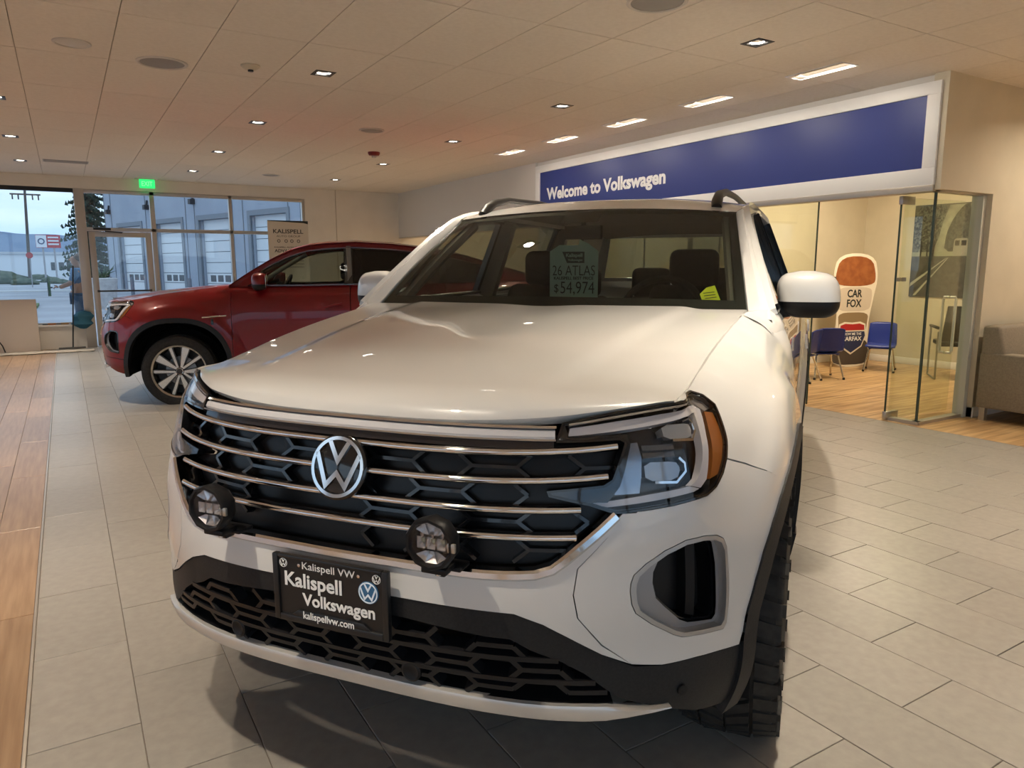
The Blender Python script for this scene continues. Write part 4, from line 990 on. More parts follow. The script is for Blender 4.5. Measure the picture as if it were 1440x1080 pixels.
    if full:
        MB().box(-.09, .09, 1.99, 2.02, 1.565, 1.63).tube([(0, 2.0, 1.62), (0, 2.03, 1.68)], .012, 8).build('rear_view_mirror', M_cabin, root, bevel=.012)
    # wheels
    R = P['tire_r']
    for v in (AXF, AXR):
        for sd in (1, -1): make_wheel(root, v, R, sd, R, P['tire_w'], P['rim_r'], P['track'], P['wheel'], 0)
    return root
def ws_white(a, k):
    t = abs(a); B_ = Vector((.797*a, 1.405+.075*t**2.2, 1.279-.004*t*t)); T = Vector((.681*a, 2.03+.063*t*t, 1.703-.027*t**2.2))
    p = B_.lerp(T, k); q = math.sin(PI*k)*(1-.5*t*t); return p+Vector((0, -.016*q, .022*q))
def ws_red(a, k):
    t = abs(a); B_ = Vector((.797*a, 1.405+.075*t**2.2, 1.279-.004*t*t)); T = Vector((.681*a, 2.05+.063*t*t, 1.690-.027*t**2.2))
    p = B_.lerp(T, k); q = math.sin(PI*k)*(1-.5*t*t); return p+Vector((0, -.016*q, .022*q))
PSI_W = math.radians(53.72)
suv = make_car(dict(name='suv', loc=(.499, 1.632, 0), psi=PSI_W, label='white family SUV with chrome grille bars and round driving lamps, facing the camera', paint=paint('white_paintwork', (.64, .638, .625)), zr=_zrw, white=True, ws=ws_white, roof0=2.03, tire_r=.402, tire_w=.27, rim_r=.235, track=1.0, wheel='all_terrain'))
red = make_car(dict(name='suv', loc=(.415, 9.58, -.035), psi=math.radians(110), label='dark red SUV with black wheel arches parked behind the white one', paint=mat('red_paintwork', (.165, .0025, .005), .3, .1, coat=.55, coat_rough=.03, spec=.3), zr=_zrr, white=False, ws=ws_red, roof0=2.05, tire_r=.385, tire_w=.255, rim_r=.275, track=.975, wheel='split'))
# ================================================================ PARTS FIXED TO THE WHITE SUV
def tube_ring(R, r, n=32, m=8):
    return [[((R+r*math.cos(2*PI*j/m))*math.cos(2*PI*i/n), (R+r*math.cos(2*PI*j/m))*math.sin(2*PI*i/n), r*math.sin(2*PI*j/m)) for j in range(m)] for i in range(n+1)]
M_wtxt = mat('white_print', (.82, .82, .80), .5)
# licence plate
lp = bpy.data.objects.new('license_plate', None); COL.objects.link(lp); lp.parent = suv; lp.location = (.003, -.030, .668); lp.rotation_euler = (math.radians(90), 0, 0); lp.empty_display_size = .05
MB().box(-.155, .155, -.078, .078, -.004, .001).build('plate', mat('plate_black', (.012, .010, .009), .45), lp)
M_pf = mat('plate_frame', (.012, .012, .013), .35)
MB().box(-.163, -.147, -.085, .085, -.008, .008).box(.147, .163, -.085, .085, -.008, .008).box(-.147, .147, .077, .085, -.008, .008).box(-.147, .147, -.085, -.068, -.008, .008).prism([(-.115, -.068), (.115, -.068), (.092, -.052), (-.092, -.052)], -.002, .007).build('frame', M_pf, lp, bevel=.003)
MB().box(-.147, .147, .050, .078, -.002, .0025).build('top_strip', M_pf, lp)
def pl(t, size, x, y, fit, z=.003, **k): return lettering(t, size, Matrix.Translation((x, y, z)), M_wtxt, lp, fit=fit, **k)
pl('Kalispell VW', .026, -.002, .0625, .150, z=.0035)
pl('Kalispell', .050, -.048, .022, .165, bold=.0011); pl('Volkswagen', .042, .022, -.024, .205, bold=.0010); pl('kalispellvw.com', .026, -.004, -.0615, .145, z=.008, bold=.0003)
for x in (-.086, .083): MB().lathe([(.0045, .002), (.004, .005), (0, .0055)], 14, Matrix.Translation((x, .0625, 0))).build('screw', M_chrome, lp, smooth=True)
for x in (-.132, .132): emblem('roundel', .0115, Matrix.Translation((x, .063, .003)), M_wtxt, M_gblack, lp, lift=.0008)
emblem('roundel', .026, Matrix.Translation((.108, .026, .003)), mat('logo_white', (.75, .85, .95), .4), mat('logo_blue', (.03, .13, .27), .4), lp, lift=.0008)
# driving lamps on brackets
for sd in (1, -1):
    pd = bpy.data.objects.new('driving_lamp', None); COL.objects.link(pd); pd.parent = suv; pd.location = (sd*.305, -.085, .860); pd.rotation_euler = (math.radians(90), 0, 0); pd.empty_display_size = .05
    k10 = lambda r: [(r*math.cos(2*PI*(i+.5)/10), r*math.sin(2*PI*(i+.5)/10)) for i in range(10)]
    rows = [[(x, y, z) for x, y in k10(r)] for r, z in ((.046, -.045), (.057, -.03), (.060, -.002), (.056, .008), (.050, .008), (.047, -.002))]
    MB().grid(rows, closed=True).add(rows[0], [tuple(range(10))]).build('housing', M_sblack, pd, smooth=True)
    MB().prism(k10(.048), -.022, -.020).build('reflector', mat('lamp_reflector', (.55, .53, .50), .10, 1.0), pd)
    cups = MB(); leds = MB()
    for (x, y, w, h) in ((-.024, 0, .019, .026), (0, 0, .019, .026), (.024, 0, .019, .026)):
        cups.add([(x-w/2, y-h/2, -.004), (x+w/2, y-h/2, -.004), (x+w/2, y+h/2, -.004), (x-w/2, y+h/2, -.004), (x-w/5, y-h/5, -.019), (x+w/5, y-h/5, -.019), (x+w/5, y+h/5, -.019), (x-w/5, y+h/5, -.019)], [(0, 1, 5, 4), (1, 2, 6, 5), (2, 3, 7, 6), (3, 0, 4, 7)])
        leds.box(x-.003, x+.003, y-.004, y+.004, -.019, -.017)
    for s2 in (1, -1):
        for a in range(3):
            t0 = math.radians(38+35*a)*1.0; t1 = math.radians(38+35*(a+1))
            p = [(.020*math.cos(t0), s2*.018, -.006), (.020*math.cos(t1), s2*.018, -.006), (.046*math.cos(t1), s2*.046*math.sin(t1), -.004), (.046*math.cos(t0), s2*.046*math.sin(t0), -.004)]
            c = (sum(q[0] for q in p)/4, sum(q[1] for q in p)/4, -.019); cups.add(p+[c], [(0, 1, 4), (1, 2, 4), (2, 3, 4), (3, 0, 4)])
    cups.build('facets', mat('lamp_facets', (.85, .83, .80), .2, .75), pd); leds.build('led', mat('led_chip', (.75, .70, .45), .3), pd)
    MB().prism(k10(.049), .001, .003).build('lens', M_lens, pd)
    MB().box(.044, .062, -.010, .010, .0, .008).build('badge_plate', mat('lamp_badge', (.45, .42, .38), .3, .8), pd, bevel=.002)
    MB().box(-.030, .030, -.072, -.058, -.06, -.01).box(-.012, .012, -.090, -.06, -.07, -.04).box(-.045, .045, -.078, -.068, -.10, -.05).build('bracket', M_sblack, pd, bevel=.003)
    MB().lathe([(.006, -.012), (.006, .0), (0, .002)], 6, Matrix.Translation((0, -.084, -.035)) @ Matrix.Rotation(PI/2, 4, 'X')).build('bolt', M_chrome, pd)
# sheets behind the windshield
SM = Matrix.Translation((.499, 1.632, 0)) @ Matrix.Rotation(-PSI_W, 4, 'Z')
def ws_at(x, y, inner=.014):
    best = None
    for rng, c in ((1.0, (0, .5)), (.08, None), (.008, None)):
        c0 = c or best[1:3]
        for i in range(21):
            for j in range(21):
                a = c0[0]+(i-10)/10*rng; k = c0[1]+(j-10)/10*rng*.5
                if not (-1 <= a <= 1 and 0 <= k <= 1): continue
                q = to_px(SM @ ws_white(a, k)); d = (q[0]-x)**2+(q[1]-y)**2
                if best is None or d < best[0]: best = (d, a, k)
    return SM @ (ws_white(best[1], best[2])+Vector((0, inner*.55, -inner*.83)))
def sheet_frame(bl, br, tl):
    a, b, c = ws_at(*bl), ws_at(*br), ws_at(*tl); return frame_mx(a, b-a, c-a), (b-a).length, (c-a).length
mx = SM @ frame_mx((-.152, 1.962, 1.289), (1, 0, 0), (0, 0, 1)); w, h = .238, .228
ps = empty('price_sheet', tuple(mx.translation), label='pale green paper price tag with handwritten price behind the windshield', cat='price tag')
inv = Matrix.Translation(-mx.translation)
mxl = inv @ mx
me = MB().prism([(0, 0), (w, 0), (w, h*.97), (w*.80, h*1.12), (w*.62, h*1.21), (w*.60, h*1.10), (w*.42, h*1.09), (w*.20, h*1.10), (0, h*.97)], -.001, 0).mesh('paper'); me.transform(mxl); link('paper', me, mat('green_paper', (.52, .74, .65), .8), ps)
M_ink = mat('ink', (.01, .015, .015), .6)
me = MB().prism([(w*.26, h*.96), (w*.72, h*.96), (w*.72, h*.73), (w*.36, h*.73)], .0002, .0006).mesh('print_block'); me.transform(mxl); link('print_block', me, mat('print_dark', (.03, .05, .045), .6), ps)
def pt(t, size, x, y, fit, m=M_ink, **k): return lettering(t, size, mxl @ Matrix.Translation((x*w, y*h, .001)), m, ps, fit=fit*w, **k)
pt('Kalispell', h*.10, .51, .885, .34, MATS['green_paper'], bold=.0006); pt('Volkswagen', h*.07, .53, .79, .30, MATS['green_paper'], bold=.0004)
pt('26 ATLAS', h*.30, .50, .565, .88, bold=-.0005); pt('KALISPELL BEST PRICE', h*.085, .50, .415, .82, bold=.0004); pt('$', h*.24, .14, .20, .09); pt('54,974', h*.36, .58, .21, .70, bold=-.0005)
pt('SALES TAX', h*.06, .10, 1.0, .2, bold=.0002) if False else None
mx, w, h = sheet_frame((988, 421), (1013, 418), (990, 404))
ys = empty('sticker', tuple(mx.translation), label='small fluorescent yellow sticker low in the windshield corner', cat='sticker')
mxl = Matrix.Translation(-mx.translation) @ mx
me = MB().prism([(0, 0), (w, 0), (w, h*1.25), (w*.5, h*1.15), (0, h*.7)], -.001, 0).mesh('paper'); me.transform(mxl); link('paper', me, mat('fluor_yellow', (.75, .85, .02), .6), ys)
for k in range(3): me = MB().box(w*.2, w*.85, h*(.25+.22*k), h*(.30+.22*k), .0002, .0006).mesh('print_line'); me.transform(mxl); link('print_line', me, M_ink, ys)

# ================================================================ OFFICE AND LOUNGE
M_blue = mat('blue_plastic', (.010, .028, .22), .35); M_chr2 = mat('chair_chrome', (.62, .60, .57), .15, 1.0)
def kid_chair(label):
    c = empty('child_chair', (0, 0, 0), label=label, cat='chair', group='small blue chairs in the play corner')
    rows = []
    for k, (y, z) in enumerate([(-.19, .335), (-.17, .355), (-.05, .345), (.08, .345), (.135, .37), (.155, .42), (.175, .52), (.195, .64), (.205, .665)]):
        wd_ = .185 if k < 5 else .185-.02*(k-5)/3
        rows.append([(wd_*t, y+(.02*abs(t)**2*-1 if k > 4 else 0), z+(.012*abs(t)**3 if k < 5 else -.02*abs(t)**4 if k == 8 else 0)) for t in [-1+.2*j for j in range(11)]])
    mb = MB().grid(rows); o = mb.build('seat_shell', M_blue, c, smooth=True); sm = o.modifiers.new('thick', 'SOLIDIFY'); sm.thickness = .012; sm.offset = 0
    MB().box(-.15, .15, -.17, .12, .318, .335).build('seat_rim', M_blue, c, bevel=.01)
    for sx in (-1, 1):
        for y0, y1 in ((-.13, -.21), (.09, .19)): 
            lg_ = MB().tube([(sx*.10, y0*.6, .325), (sx*.14, y0, .30), (sx*.185, y1, .012)], .012, 8).build('leg', M_chr2, c, smooth=True)
            MB().lathe([(.016, .0), (.016, .02), (.012, .028)], 12, Matrix.Translation((sx*.187, y1+.001, 0))).build('foot', M_black, lg_, smooth=True)
    return c
ch = kid_chair('small blue chair facing the door, beside the cardboard standee'); ch.location = (9.62, 5.92, 0); ch.rotation_euler = (0, 0, math.radians(-62))
c2 = copy_tree(ch); c2.location = (8.38, 5.92, 0); c2.rotation_euler = (0, 0, math.radians(148)); c2['label'] = 'small blue chair seen from behind, next to the play table'
c3 = copy_tree(ch); c3.location = (7.90, 5.90, 0); c3.rotation_euler = (0, 0, math.radians(196)); c3['label'] = 'small blue chair half hidden by the white door mirror'
tb = empty('play_table', (8.12, 6.56, 0), label='low wooden play table behind the blue chairs', cat='table')
MB().box(-.42, .42, -.26, .26, .50, .53).build('tabletop', noisy('table_wood', (.60, .40, .20), (.70, .50, .28), scale=(1, 8, 1), nscale=4, rough=.4), tb, bevel=.006)
MB().box(-.42, .42, -.26, .26, .46, .498).build('apron', mat('table_dark', (.02, .018, .016), .5), tb)
for x in (-.38, .38):
    for y in (-.22, .22): MB().tube([(x, y, 0), (x, y, .47)], .014, 8).build('leg', M_chr2, tb, smooth=True)
cp_ = empty('cup', (8.05, 6.50, .53), label='small glass cup with green sprigs on the play table', cat='cup')
MB().lathe([(.03, 0), (.045, .12), (.042, .12), (.028, .008), (0, .006)], 20).build('cup_wall', mat('clear_plastic', (.55, .55, .48), .15), cp_, smooth=True)
for k in range(6): MB().tube([(0, 0, .02), (.02*math.cos(k), .02*math.sin(k), .12), (.05*math.cos(k), .05*math.sin(k), .19)], [.003, .003, .012], 6).build('sprig', mat('green_leaf', (.08, .22, .03), .6), cp_)
# cardboard standee: plain colour blocks, shirt lettering and shield, no figure
sd_ = empty('standee', (9.64, 6.40, 0), math.radians(-16), label='tall cardboard standee with colour blocks, white edge and shield', cat='standee')
def board(name, poly, y, m, th=.006):
    me = MB().prism(poly, 0, th).mesh(name); me.transform(Matrix(((1, 0, 0, 0), (0, 0, -1, y), (0, 1, 0, 0), (0, 0, 0, 1)))); return link(name, me, m, sd_)
outl = rounded([(-.30, 0), (.34, 0), (.34, .22), (.26, .55), (.34, 1.02), (.40, 1.30), (.30, 1.62), (-.30, 1.62), (-.38, 1.30), (-.30, 1.02), (-.26, .6), (-.34, .3)], .25, 2)
board('backing', outl, 0, mat('card_white', (.80, .74, .62), .6))
def shrink(p, k): return [(x*k, .81+(y-.81)*k) for x, y in p]
board('color_block', rounded([(-.30, 1.16), (.32, 1.16), (.36, 1.30), (.26, 1.58), (-.26, 1.58), (-.34, 1.30)], .25, 2), -.006, noisy('card_russet', (.26, .075, .02), (.36, .12, .035), nscale=9, rough=.6), .002)
board('color_block', rounded([(-.26, .80), (.28, .80), (.31, 1.00), (.29, 1.145), (-.27, 1.145), (-.28, 1.00)], .2, 2), -.006, mat('card_cream', (.62, .54, .44), .6), .002)
board('color_block', rounded([(-.22, .42), (.23, .42), (.25, .60), (.27, .785), (-.25, .785), (-.23, .60)], .2, 2), -.006, mat('card_khaki', (.27, .19, .10), .6), .002)
board('color_block', rounded([(-.29, .03), (.31, .03), (.31, .22), (.26, .40), (-.24, .40), (-.31, .22)], .2, 2), -.006, mat('card_charcoal', (.07, .055, .045), .6), .002)
lettering('CAR', .15, frame_mx((.01, -.0095, 1.05), (1, 0, 0), (0, 0, 1)), M_ink, sd_, fit=.25, bold=.004)
lettering('FOX', .15, frame_mx((.01, -.0095, .91), (1, 0, 0), (0, 0, 1)), M_ink, sd_, fit=.25, bold=.004)
sh = [(-.20, .60), (-.12, .63), (.0, .62), (.12, .63), (.20, .60), (.22, .45), (.16, .30), (.0, .20), (-.16, .30), (-.22, .45)]
board('shield', [(x*1.12, .42+(y-.42)*1.1) for x, y in sh], -.012, MATS['card_white'], .004)
board('shield_field', [(-.21, .51), (.21, .51), (.225, .45), (.165, .305), (0, .205), (-.165, .305), (-.225, .45)], -.017, mat('card_navy', (.02, .03, .09), .5), .003)
board('shield_field', [(-.20, .60), (-.12, .625), (0, .615), (.12, .625), (.20, .60), (.208, .53), (-.208, .53)], -.017, mat('card_red', (.42, .02, .02), .5), .003)
lettering('SHOW ME THE', .05, frame_mx((0, -.0205, .475), (1, 0, 0), (0, 0, 1)), M_wtxt, sd_, fit=.32, bold=.001)
lettering('CARFAX', .085, frame_mx((0, -.0205, .405), (1, 0, 0), (0, 0, 1)), M_wtxt, sd_, fit=.34, bold=.002)
MB().add([(-.02, .006, 0), (.02, .006, 0), (.02, .32, 0), (-.02, .32, 0), (-.02, .006, .9), (.02, .006, .9)], [(0, 1, 2, 3), (0, 4, 5, 1), (0, 3, 4), (1, 5, 2), (2, 5, 4, 3)]).build('easel', MATS['card_white'], sd_)
# guest chair
gc = empty('guest_chair', (9.75, 4.95, 0), math.radians(128), label='dark grey guest chair with sled legs behind the glass corner', cat='chair')
MB().box(-.26, .26, -.27, .22, .43, .49).build('seat', mat('chair_charcoal', (.035, .037, .030), .6), gc, bevel=.02)
MB().add([(-.25, .22, .50), (.25, .22, .50), (.25, .26, .50), (-.25, .26, .50), (-.23, .33, .95), (.23, .33, .95), (.23, .36, .95), (-.23, .36, .95)], [(0, 3, 2, 1), (4, 5, 6, 7), (0, 1, 5, 4), (1, 2, 6, 5), (2, 3, 7, 6), (3, 0, 4, 7)]).build('backrest', MATS['chair_charcoal'], gc, bevel=.012)
for sx in (-1, 1):
    MB().tube([(sx*.29, .27, .62), (sx*.29, .25, .44), (sx*.29, .27, .02), (sx*.29, -.25, .02), (sx*.29, -.27, .44), (sx*.29, -.25, .65)], .012, 8).build('leg_frame', mat('chair_grey', (.32, .32, .28), .3, .8), gc, smooth=True)
    MB().box(sx*.29-.025, sx*.29+.025, -.27, .27, .65, .68).build('armrest', M_black, gc, bevel=.01)
# framed photo print on the office wall
ar = empty('wall_print', (10.595, 5.763, 1.0), label='large black and white print of a tree-lined road and bus', cat='picture')
def art(name, poly, k, m):
    me = MB().prism(poly, 0, .001).mesh(name); me.transform(frame_mx((-.012-.0012*k, 0, 0), (0, -1, 0), (0, 0, 1))); return link(name, me, m, ar)
me = MB().box(-.39, .39, 0, 1.30, -.006, .011).mesh('canvas'); me.transform(frame_mx((0, 0, 0), (0, -1, 0), (0, 0, 1))); link('canvas', me, mat('print_mid', (.11, .105, .085), .6), ar)
art('sky', [(-.15, .60), (.39, .60), (.39, 1.28), (.10, 1.28), (.02, 1.05)], 0, noisy('print_sky', (.22, .22, .17), (.40, .40, .30), nscale=6, rough=.6))
art('foliage', rounded([(-.385, .62), (-.10, .62), (-.02, .85), (.02, 1.05), (.08, 1.29), (-.385, 1.29)], .2), 1, noisy('print_leaf', (.012, .013, .010), (.17, .18, .145), nscale=38, detail=8, rough=.6, lo=.42, hi=.62))
art('foliage', rounded([(.06, .64), (.385, .64), (.385, 1.29), (.28, 1.27), (.16, 1.10), (.08, .9)], .2), 1, noisy('print_leaf2', (.020, .021, .017), (.10, .105, .085), nscale=30, detail=8, rough=.6))
for x in (-.26, -.17, -.08): art('trunk', [(x-.012, .58), (x+.012, .58), (x+.008, .80), (x-.008, .80)], 2, mat('print_black', (.012, .012, .01), .6))
art('verge', [(-.385, .58), (.385, .58), (.385, .64), (-.385, .64)], 2, mat('print_light', (.30, .31, .22), .6))
art('road', [(-.385, .01), (.385, .01), (.385, .57), (-.385, .57)], 1, noisy('print_road', (.045, .044, .038), (.085, .082, .07), nscale=14, rough=.6))
art('road_line', [(-.385, .14), (-.375, .20), (.115, .56), (.11, .55)], 2, mat('print_line', (.42, .42, .34), .6)); art('road_line', [(-.33, .02), (-.29, .02), (.135, .555), (.125, .555)], 2, MATS['print_line'])
art('bus', rounded([(.19, .58), (.38, .58), (.38, .80), (.36, .82), (.21, .82), (.19, .78)], .15), 3, mat('print_bus', (.27, .26, .21), .6)); art('bus_window', [(.21, .72), (.27, .72), (.27, .79), (.21, .79)], 4, MATS['print_black']); art('bus_window', [(.29, .72), (.36, .72), (.36, .79), (.29, .79)], 4, MATS['print_black'])
# sofa
M_sofa = noisy('taupe_upholstery', (.24, .20, .15), (.29, .245, .185), nscale=70, rough=.7)
so = empty('sofa', (8.15, 3.10, 0), label='taupe upholstered sofa against the tan wall at right', cat='sofa')
MB().box(-.88, -.72, -.42, .40, .12, .64).build('arm', M_sofa, so, bevel=.02, seg=3); MB().box(.72, .88, -.42, .40, .12, .64).build('arm', M_sofa, so, bevel=.02, seg=3)
MB().box(-.72, .72, -.40, .40, .12, .32).build('base', M_sofa, so, bevel=.01)
for x in (-.72, 0): MB().box(x+.005, x+.715, -.42, .22, .32, .46).build('seat_cushion', M_sofa, so, bevel=.03, seg=3)
MB().add([(-.87, .14, .46), (.87, .14, .46), (.87, .40, .46), (-.87, .40, .46), (-.85, .26, .89), (.85, .26, .89), (.85, .41, .89), (-.85, .41, .89)], [(0, 3, 2, 1), (4, 5, 6, 7), (0, 1, 5, 4), (1, 2, 6, 5), (2, 3, 7, 6), (3, 0, 4, 7)]).build('backrest', M_sofa, so, bevel=.03, seg=3)
for x in (-.84, .84):
    for y in (-.36, .34): MB().box(x-.025, x+.025, y-.025, y+.025, 0, .125).build('foot', mat('sofa_foot', (.50, .46, .40), .3, .8), so)

# ================================================================ FAR END OF THE SHOWROOM
bn = empty('banner_stand', (3.80, 14.6, 0), label='white roll-up banner with black lettering behind the red SUV', cat='banner')
MB().box(-.40, .40, -.06, .06, 0, .07).build('base', mat('banner_alu', (.5, .5, .5), .35, .8), bn, bevel=.01)
MB().tube([(0, .03, .05), (0, .03, 2.33)], .01, 8).build('pole', MATS['banner_alu'], bn)
MB().box(-.39, .39, -.003, .0, .06, 2.33).build('sheet', mat('banner_cloth', (.58, .52, .44), .7), bn)
MB().add([(-.39, -.005, 2.34), (.39, -.005, 2.34), (.39, -.005, 2.28), (.30, -.005, 2.30), (-.39, -.005, 2.325)], [(0, 1, 2, 3, 4)]).build('printed_arc', M_ink, bn)
def bt(t, size, z, fit, **k): return lettering(t, size, frame_mx((0, -.0045, z), (1, 0, 0), (0, 0, 1)), mat('banner_ink', (.035, .03, .03), .6), bn, fit=fit, **k)
bt('KALISPELL', .11, 2.13, .58, bold=.002); bt('AUTO GROUP', .05, 2.04, .46); bt('ADVANTAGE', .08, 1.76, .56, bold=.002); bt('KALISPELL AUTO GROUP', .03, 1.83, .56, bold=.001)
for x in (-.19, -.05, .06, .19): MB().lathe([(.032, 0), (.032, .002), (.02, .002), (.02, 0)], 16, frame_mx((x, -.0045, 1.95), (1, 0, 0), (0, 0, 1))).build('printed_roundel', MATS['banner_ink'], bn)
for k in range(4): MB().box(-.28, .28, -.005, -.003, 1.62-.06*k, 1.64-.06*k).build('printed_line', mat('banner_grey', (.2, .18, .16), .6), bn)
bd = empty('leaning_board', (-1.10, 15.22, 0), label='white board leaning on the wall below the big window', cat='board')
MB().add([(-.65, -.06, .0), (.64, -.06, .0), (.64, -.03, 0), (-.65, -.03, 0), (-.65, .10, .90), (.64, .10, .90), (.64, .13, .90), (-.65, .13, .90)], [(0, 3, 2, 1), (4, 5, 6, 7), (0, 1, 5, 4), (1, 2, 6, 5), (2, 3, 7, 6), (3, 0, 4, 7)]).build('panel', mat('board_white', (.60, .52, .45), .6), bd, bevel=.004)
tag(MB().tube([(-.42, -.075, .01), (-.45, -.06, .12), (-.55, -.04, .30), (-.75, 0, .42)], .010, 8).build('cord', M_black, None, smooth=True, loc=(-.55, 15.18, 0)), 'dark cord curling up the leaning white board', 'cord')
dc = []
for i in range(13):
    dc.append([(-1.05+1.40*i/12+.02*math.sin(i*2.1), 14.60+.42*j/4+.03*math.sin(i*1.3+j), .006+.012*abs(math.sin(i*1.7+j*1.1))) for j in range(5)])
dcl = MB().grid(dc).build('drop_cloth', mat('drop_cloth', (.58, .50, .40), .85), smooth=True); md = dcl.modifiers.new('thick', 'SOLIDIFY'); md.thickness = .004
tag(dcl, 'cream drop cloth lying on the floor under the window', 'cloth')
br = empty('mop', (.03, 15.17, 0), label='black mop pole leaning on the window post', cat='mop')
MB().tube([(0, 0, .03), (.12, .17, 1.48)], .012, 8).build('pole', M_black, br)
MB().box(-.22, .20, -.05, .05, .012, .04).build('head', mat('mop_grey', (.12, .11, .10), .7), br, bevel=.01)
rg = MB()
rr = []
for i in range(9):
    a = 2*PI*i/9; rr.append((math.cos(a), math.sin(a)))
rg.grid([[(x*r*(1+.25*math.sin(3*math.atan2(y, x)+z*9)), y*r*.6, z) for x, y in rr] for r, z in ((.02, .16), (.10, .13), (.16, .06), (.13, -.02), (.17, -.08), (.06, -.16), (.0, -.17))], closed=True)
tag(rg.build('rag', mat('teal_cloth', (.03, .13, .20), .85), smooth=True, loc=(.23, 15.30, .52)), 'teal cleaning rag hanging beside the mop pole', 'cloth')
for k, (x, c) in enumerate(((-.30, (.35, .12, .02)), (-.10, (.30, .16, .05)))):
    tl = empty('hand_tool', (x, 15.37, .436), label=['orange handled tool on the window sill, nearer the board', 'brown handled tool on the window sill, nearer the rag'][k], cat='tool')
    MB().tube([(-.02, 0, .014), (.10, 0, .014)], .014, 8).build('grip', mat('grip_%d' % k, c, .5), tl, smooth=True); MB().box(-.10, -.02, -.012, .012, .004, .018).build('blade', M_black, tl)

# ================================================================ OUTSIDE
M_asph = noisy('asphalt', (.30, .31, .34), (.40, .41, .45), nscale=.35, rough=.8)
gd_ = MB().box(-260, 260, YF+.25, 900, -.9, -.12).build('ground', M_asph, kind='structure')
MB().box(-60, 30, YF+.25, YF+2.6, -.12, -.02).build('ground', mat('concrete_walk', (.46, .47, .50), .8), kind='structure')
MB().box(-260, -30, YB-60, YF+.25, -.9, -.12).box(-30, XL-.2, YB-60, YF+.25, -.9, -.12).box(XL-.2, 60, YB-60, YB-.2, -.9, -.12).build('ground', M_asph, kind='structure')
MB().box(-9.5, -1.0, 34, 37, -.12, -.02).build('grass_verge', noisy('verge_grass', (.10, .16, .05), (.17, .22, .09), nscale=3, rough=.9), kind='structure')
MB().box(-120, 60, 58, 60, -.12, -.04).build('kerb', mat('kerb', (.55, .55, .55), .8), kind='structure')
# service building with tall doors
sb = empty('service_building', (2.85, 60.4, -.12), label='pale blue-grey service building with tall white garage doors', cat='building')
dirv = Vector((.312, -.950, 0)).normalized(); nrm = Vector((-dirv.y*-1, dirv.x*-1, 0)); nrm = Vector((dirv.y, -dirv.x, 0))
mxb = Matrix(((dirv.x, -nrm.x, 0, 0), (dirv.y, -nrm.y, 0, 0), (0, 0, 1, 0), (0, 0, 0, 1)))     # local x along the wall, y into the building
M_sid = noisy('siding', (.30, .34, .41), (.34, .38, .45), nscale=.6, rough=.7); M_gd = mat('garage_white', (.66, .69, .72), .6); M_gdk = mat('garage_dark_grey', (.17, .19, .22), .7)  # dark grey serves the door backs, siding joints and roof cap
def bput(name, mb, m, parent=None):
    me = mb.mesh(name); me.transform(mxb); return link(name, me, m, parent or sb)
DW, DH = 3.5, 4.35; xs_ = [2.2+5.75*k for k in range(5)]
wallm = MB(); x = 0
for d in xs_:
    wallm.box(x, d, 0, .4, 0, 9.5); wallm.box(d, d+DW, 0, .4, DH, 9.5); x = d+DW
wallm.box(x, 34, 0, .4, 0, 9.5); wallm.box(0, .3, .4, 14, 0, 9.5)
bput('wall', wallm, M_sid)
k = 0
while k*1.1 < 34:
    xx = k*1.1
    if not any(d-.1 < xx < d+DW+.1 for d in xs_): bput('siding_joint', MB().box(xx-.025, xx+.025, -.03, 0, 0, 9.5), M_gdk)
    k += 1
for d in xs_:
    g = bput('garage_door', MB().box(d, d+DW, .32, .36, 0, DH), M_gdk)
    for r in range(7): bput('door_panel', MB().box(d+.03, d+DW-.03, .26, .33, r*DH/7+.025, (r+1)*DH/7-.012), M_gd, g)
    for wx in (.5, 1.35, 2.2):
        bput('door_pane', MB().box(d+wx, d+wx+.6, .24, .27, DH/7+.12, 2*DH/7-.12), mat('dark_pane', (.08, .09, .10), .2), g)
    bput('door_frame', MB().box(d-.28, d, -.06, .1, 0, DH+.28).box(d+DW, d+DW+.28, -.06, .1, 0, DH+.28).box(d, d+DW, -.06, .1, DH, DH+.28), mat('frame_grey', (.20, .225, .26), .7), g)
for xx in (.9, 7.0, 13.2): bput('wall_lamp', MB().box(xx-.15, xx+.15, -.3, 0, 5.3, 5.6).bar((xx, -.1, 5.6), (xx, -.05, 5.9), .1), mat('lamp_dark', (.03, .03, .035), .5))
bput('roof_cap', MB().box(-.15, 34, -.15, .5, 9.5, 9.7).box(-.15, .35, .5, 14, 9.5, 9.7), M_gdk)
def wpt(px_, Y): 
    d = ray(px_, 375); return d.x/d.y*Y
for k, (px_, Y) in enumerate(((154, 44), (184, 41), (265, 36))):
    o = MB().lathe([(.09, 0), (.09, 1.05), (.06, 1.10), (0, 1.11)], 14).build('bollard', mat('bollard_steel', (.14, .15, .18), .5), smooth=True, loc=(wpt(px_, Y), Y, -.12))
    tag(o, ['leftmost steel bollard outside the glass door', 'middle steel bollard in front of the garage doors', 'rightmost steel bollard in front of the second garage door'][k], 'bollard', 'bollards outside')
bh = empty('bench', (wpt(197, 30), 30, -.12), label='brown wooden bench outside the glass door', cat='bench')
for k in range(4): MB().box(-.95, .95, -.25+.13*k, -.14+.13*k, .45, .50).build('seat_slat', mat('bench_wood', (.16, .11, .08), .6), bh)
for x in (-.8, .8): MB().box(x-.04, x+.04, -.22, .22, 0, .45).build('leg', mat('bench_steel', (.06, .06, .07), .5), bh)
pl_ = empty('planter', (wpt(143, 33), 33, -.12), label='pale stone planter with spiky plant outside the glass door', cat='planter')
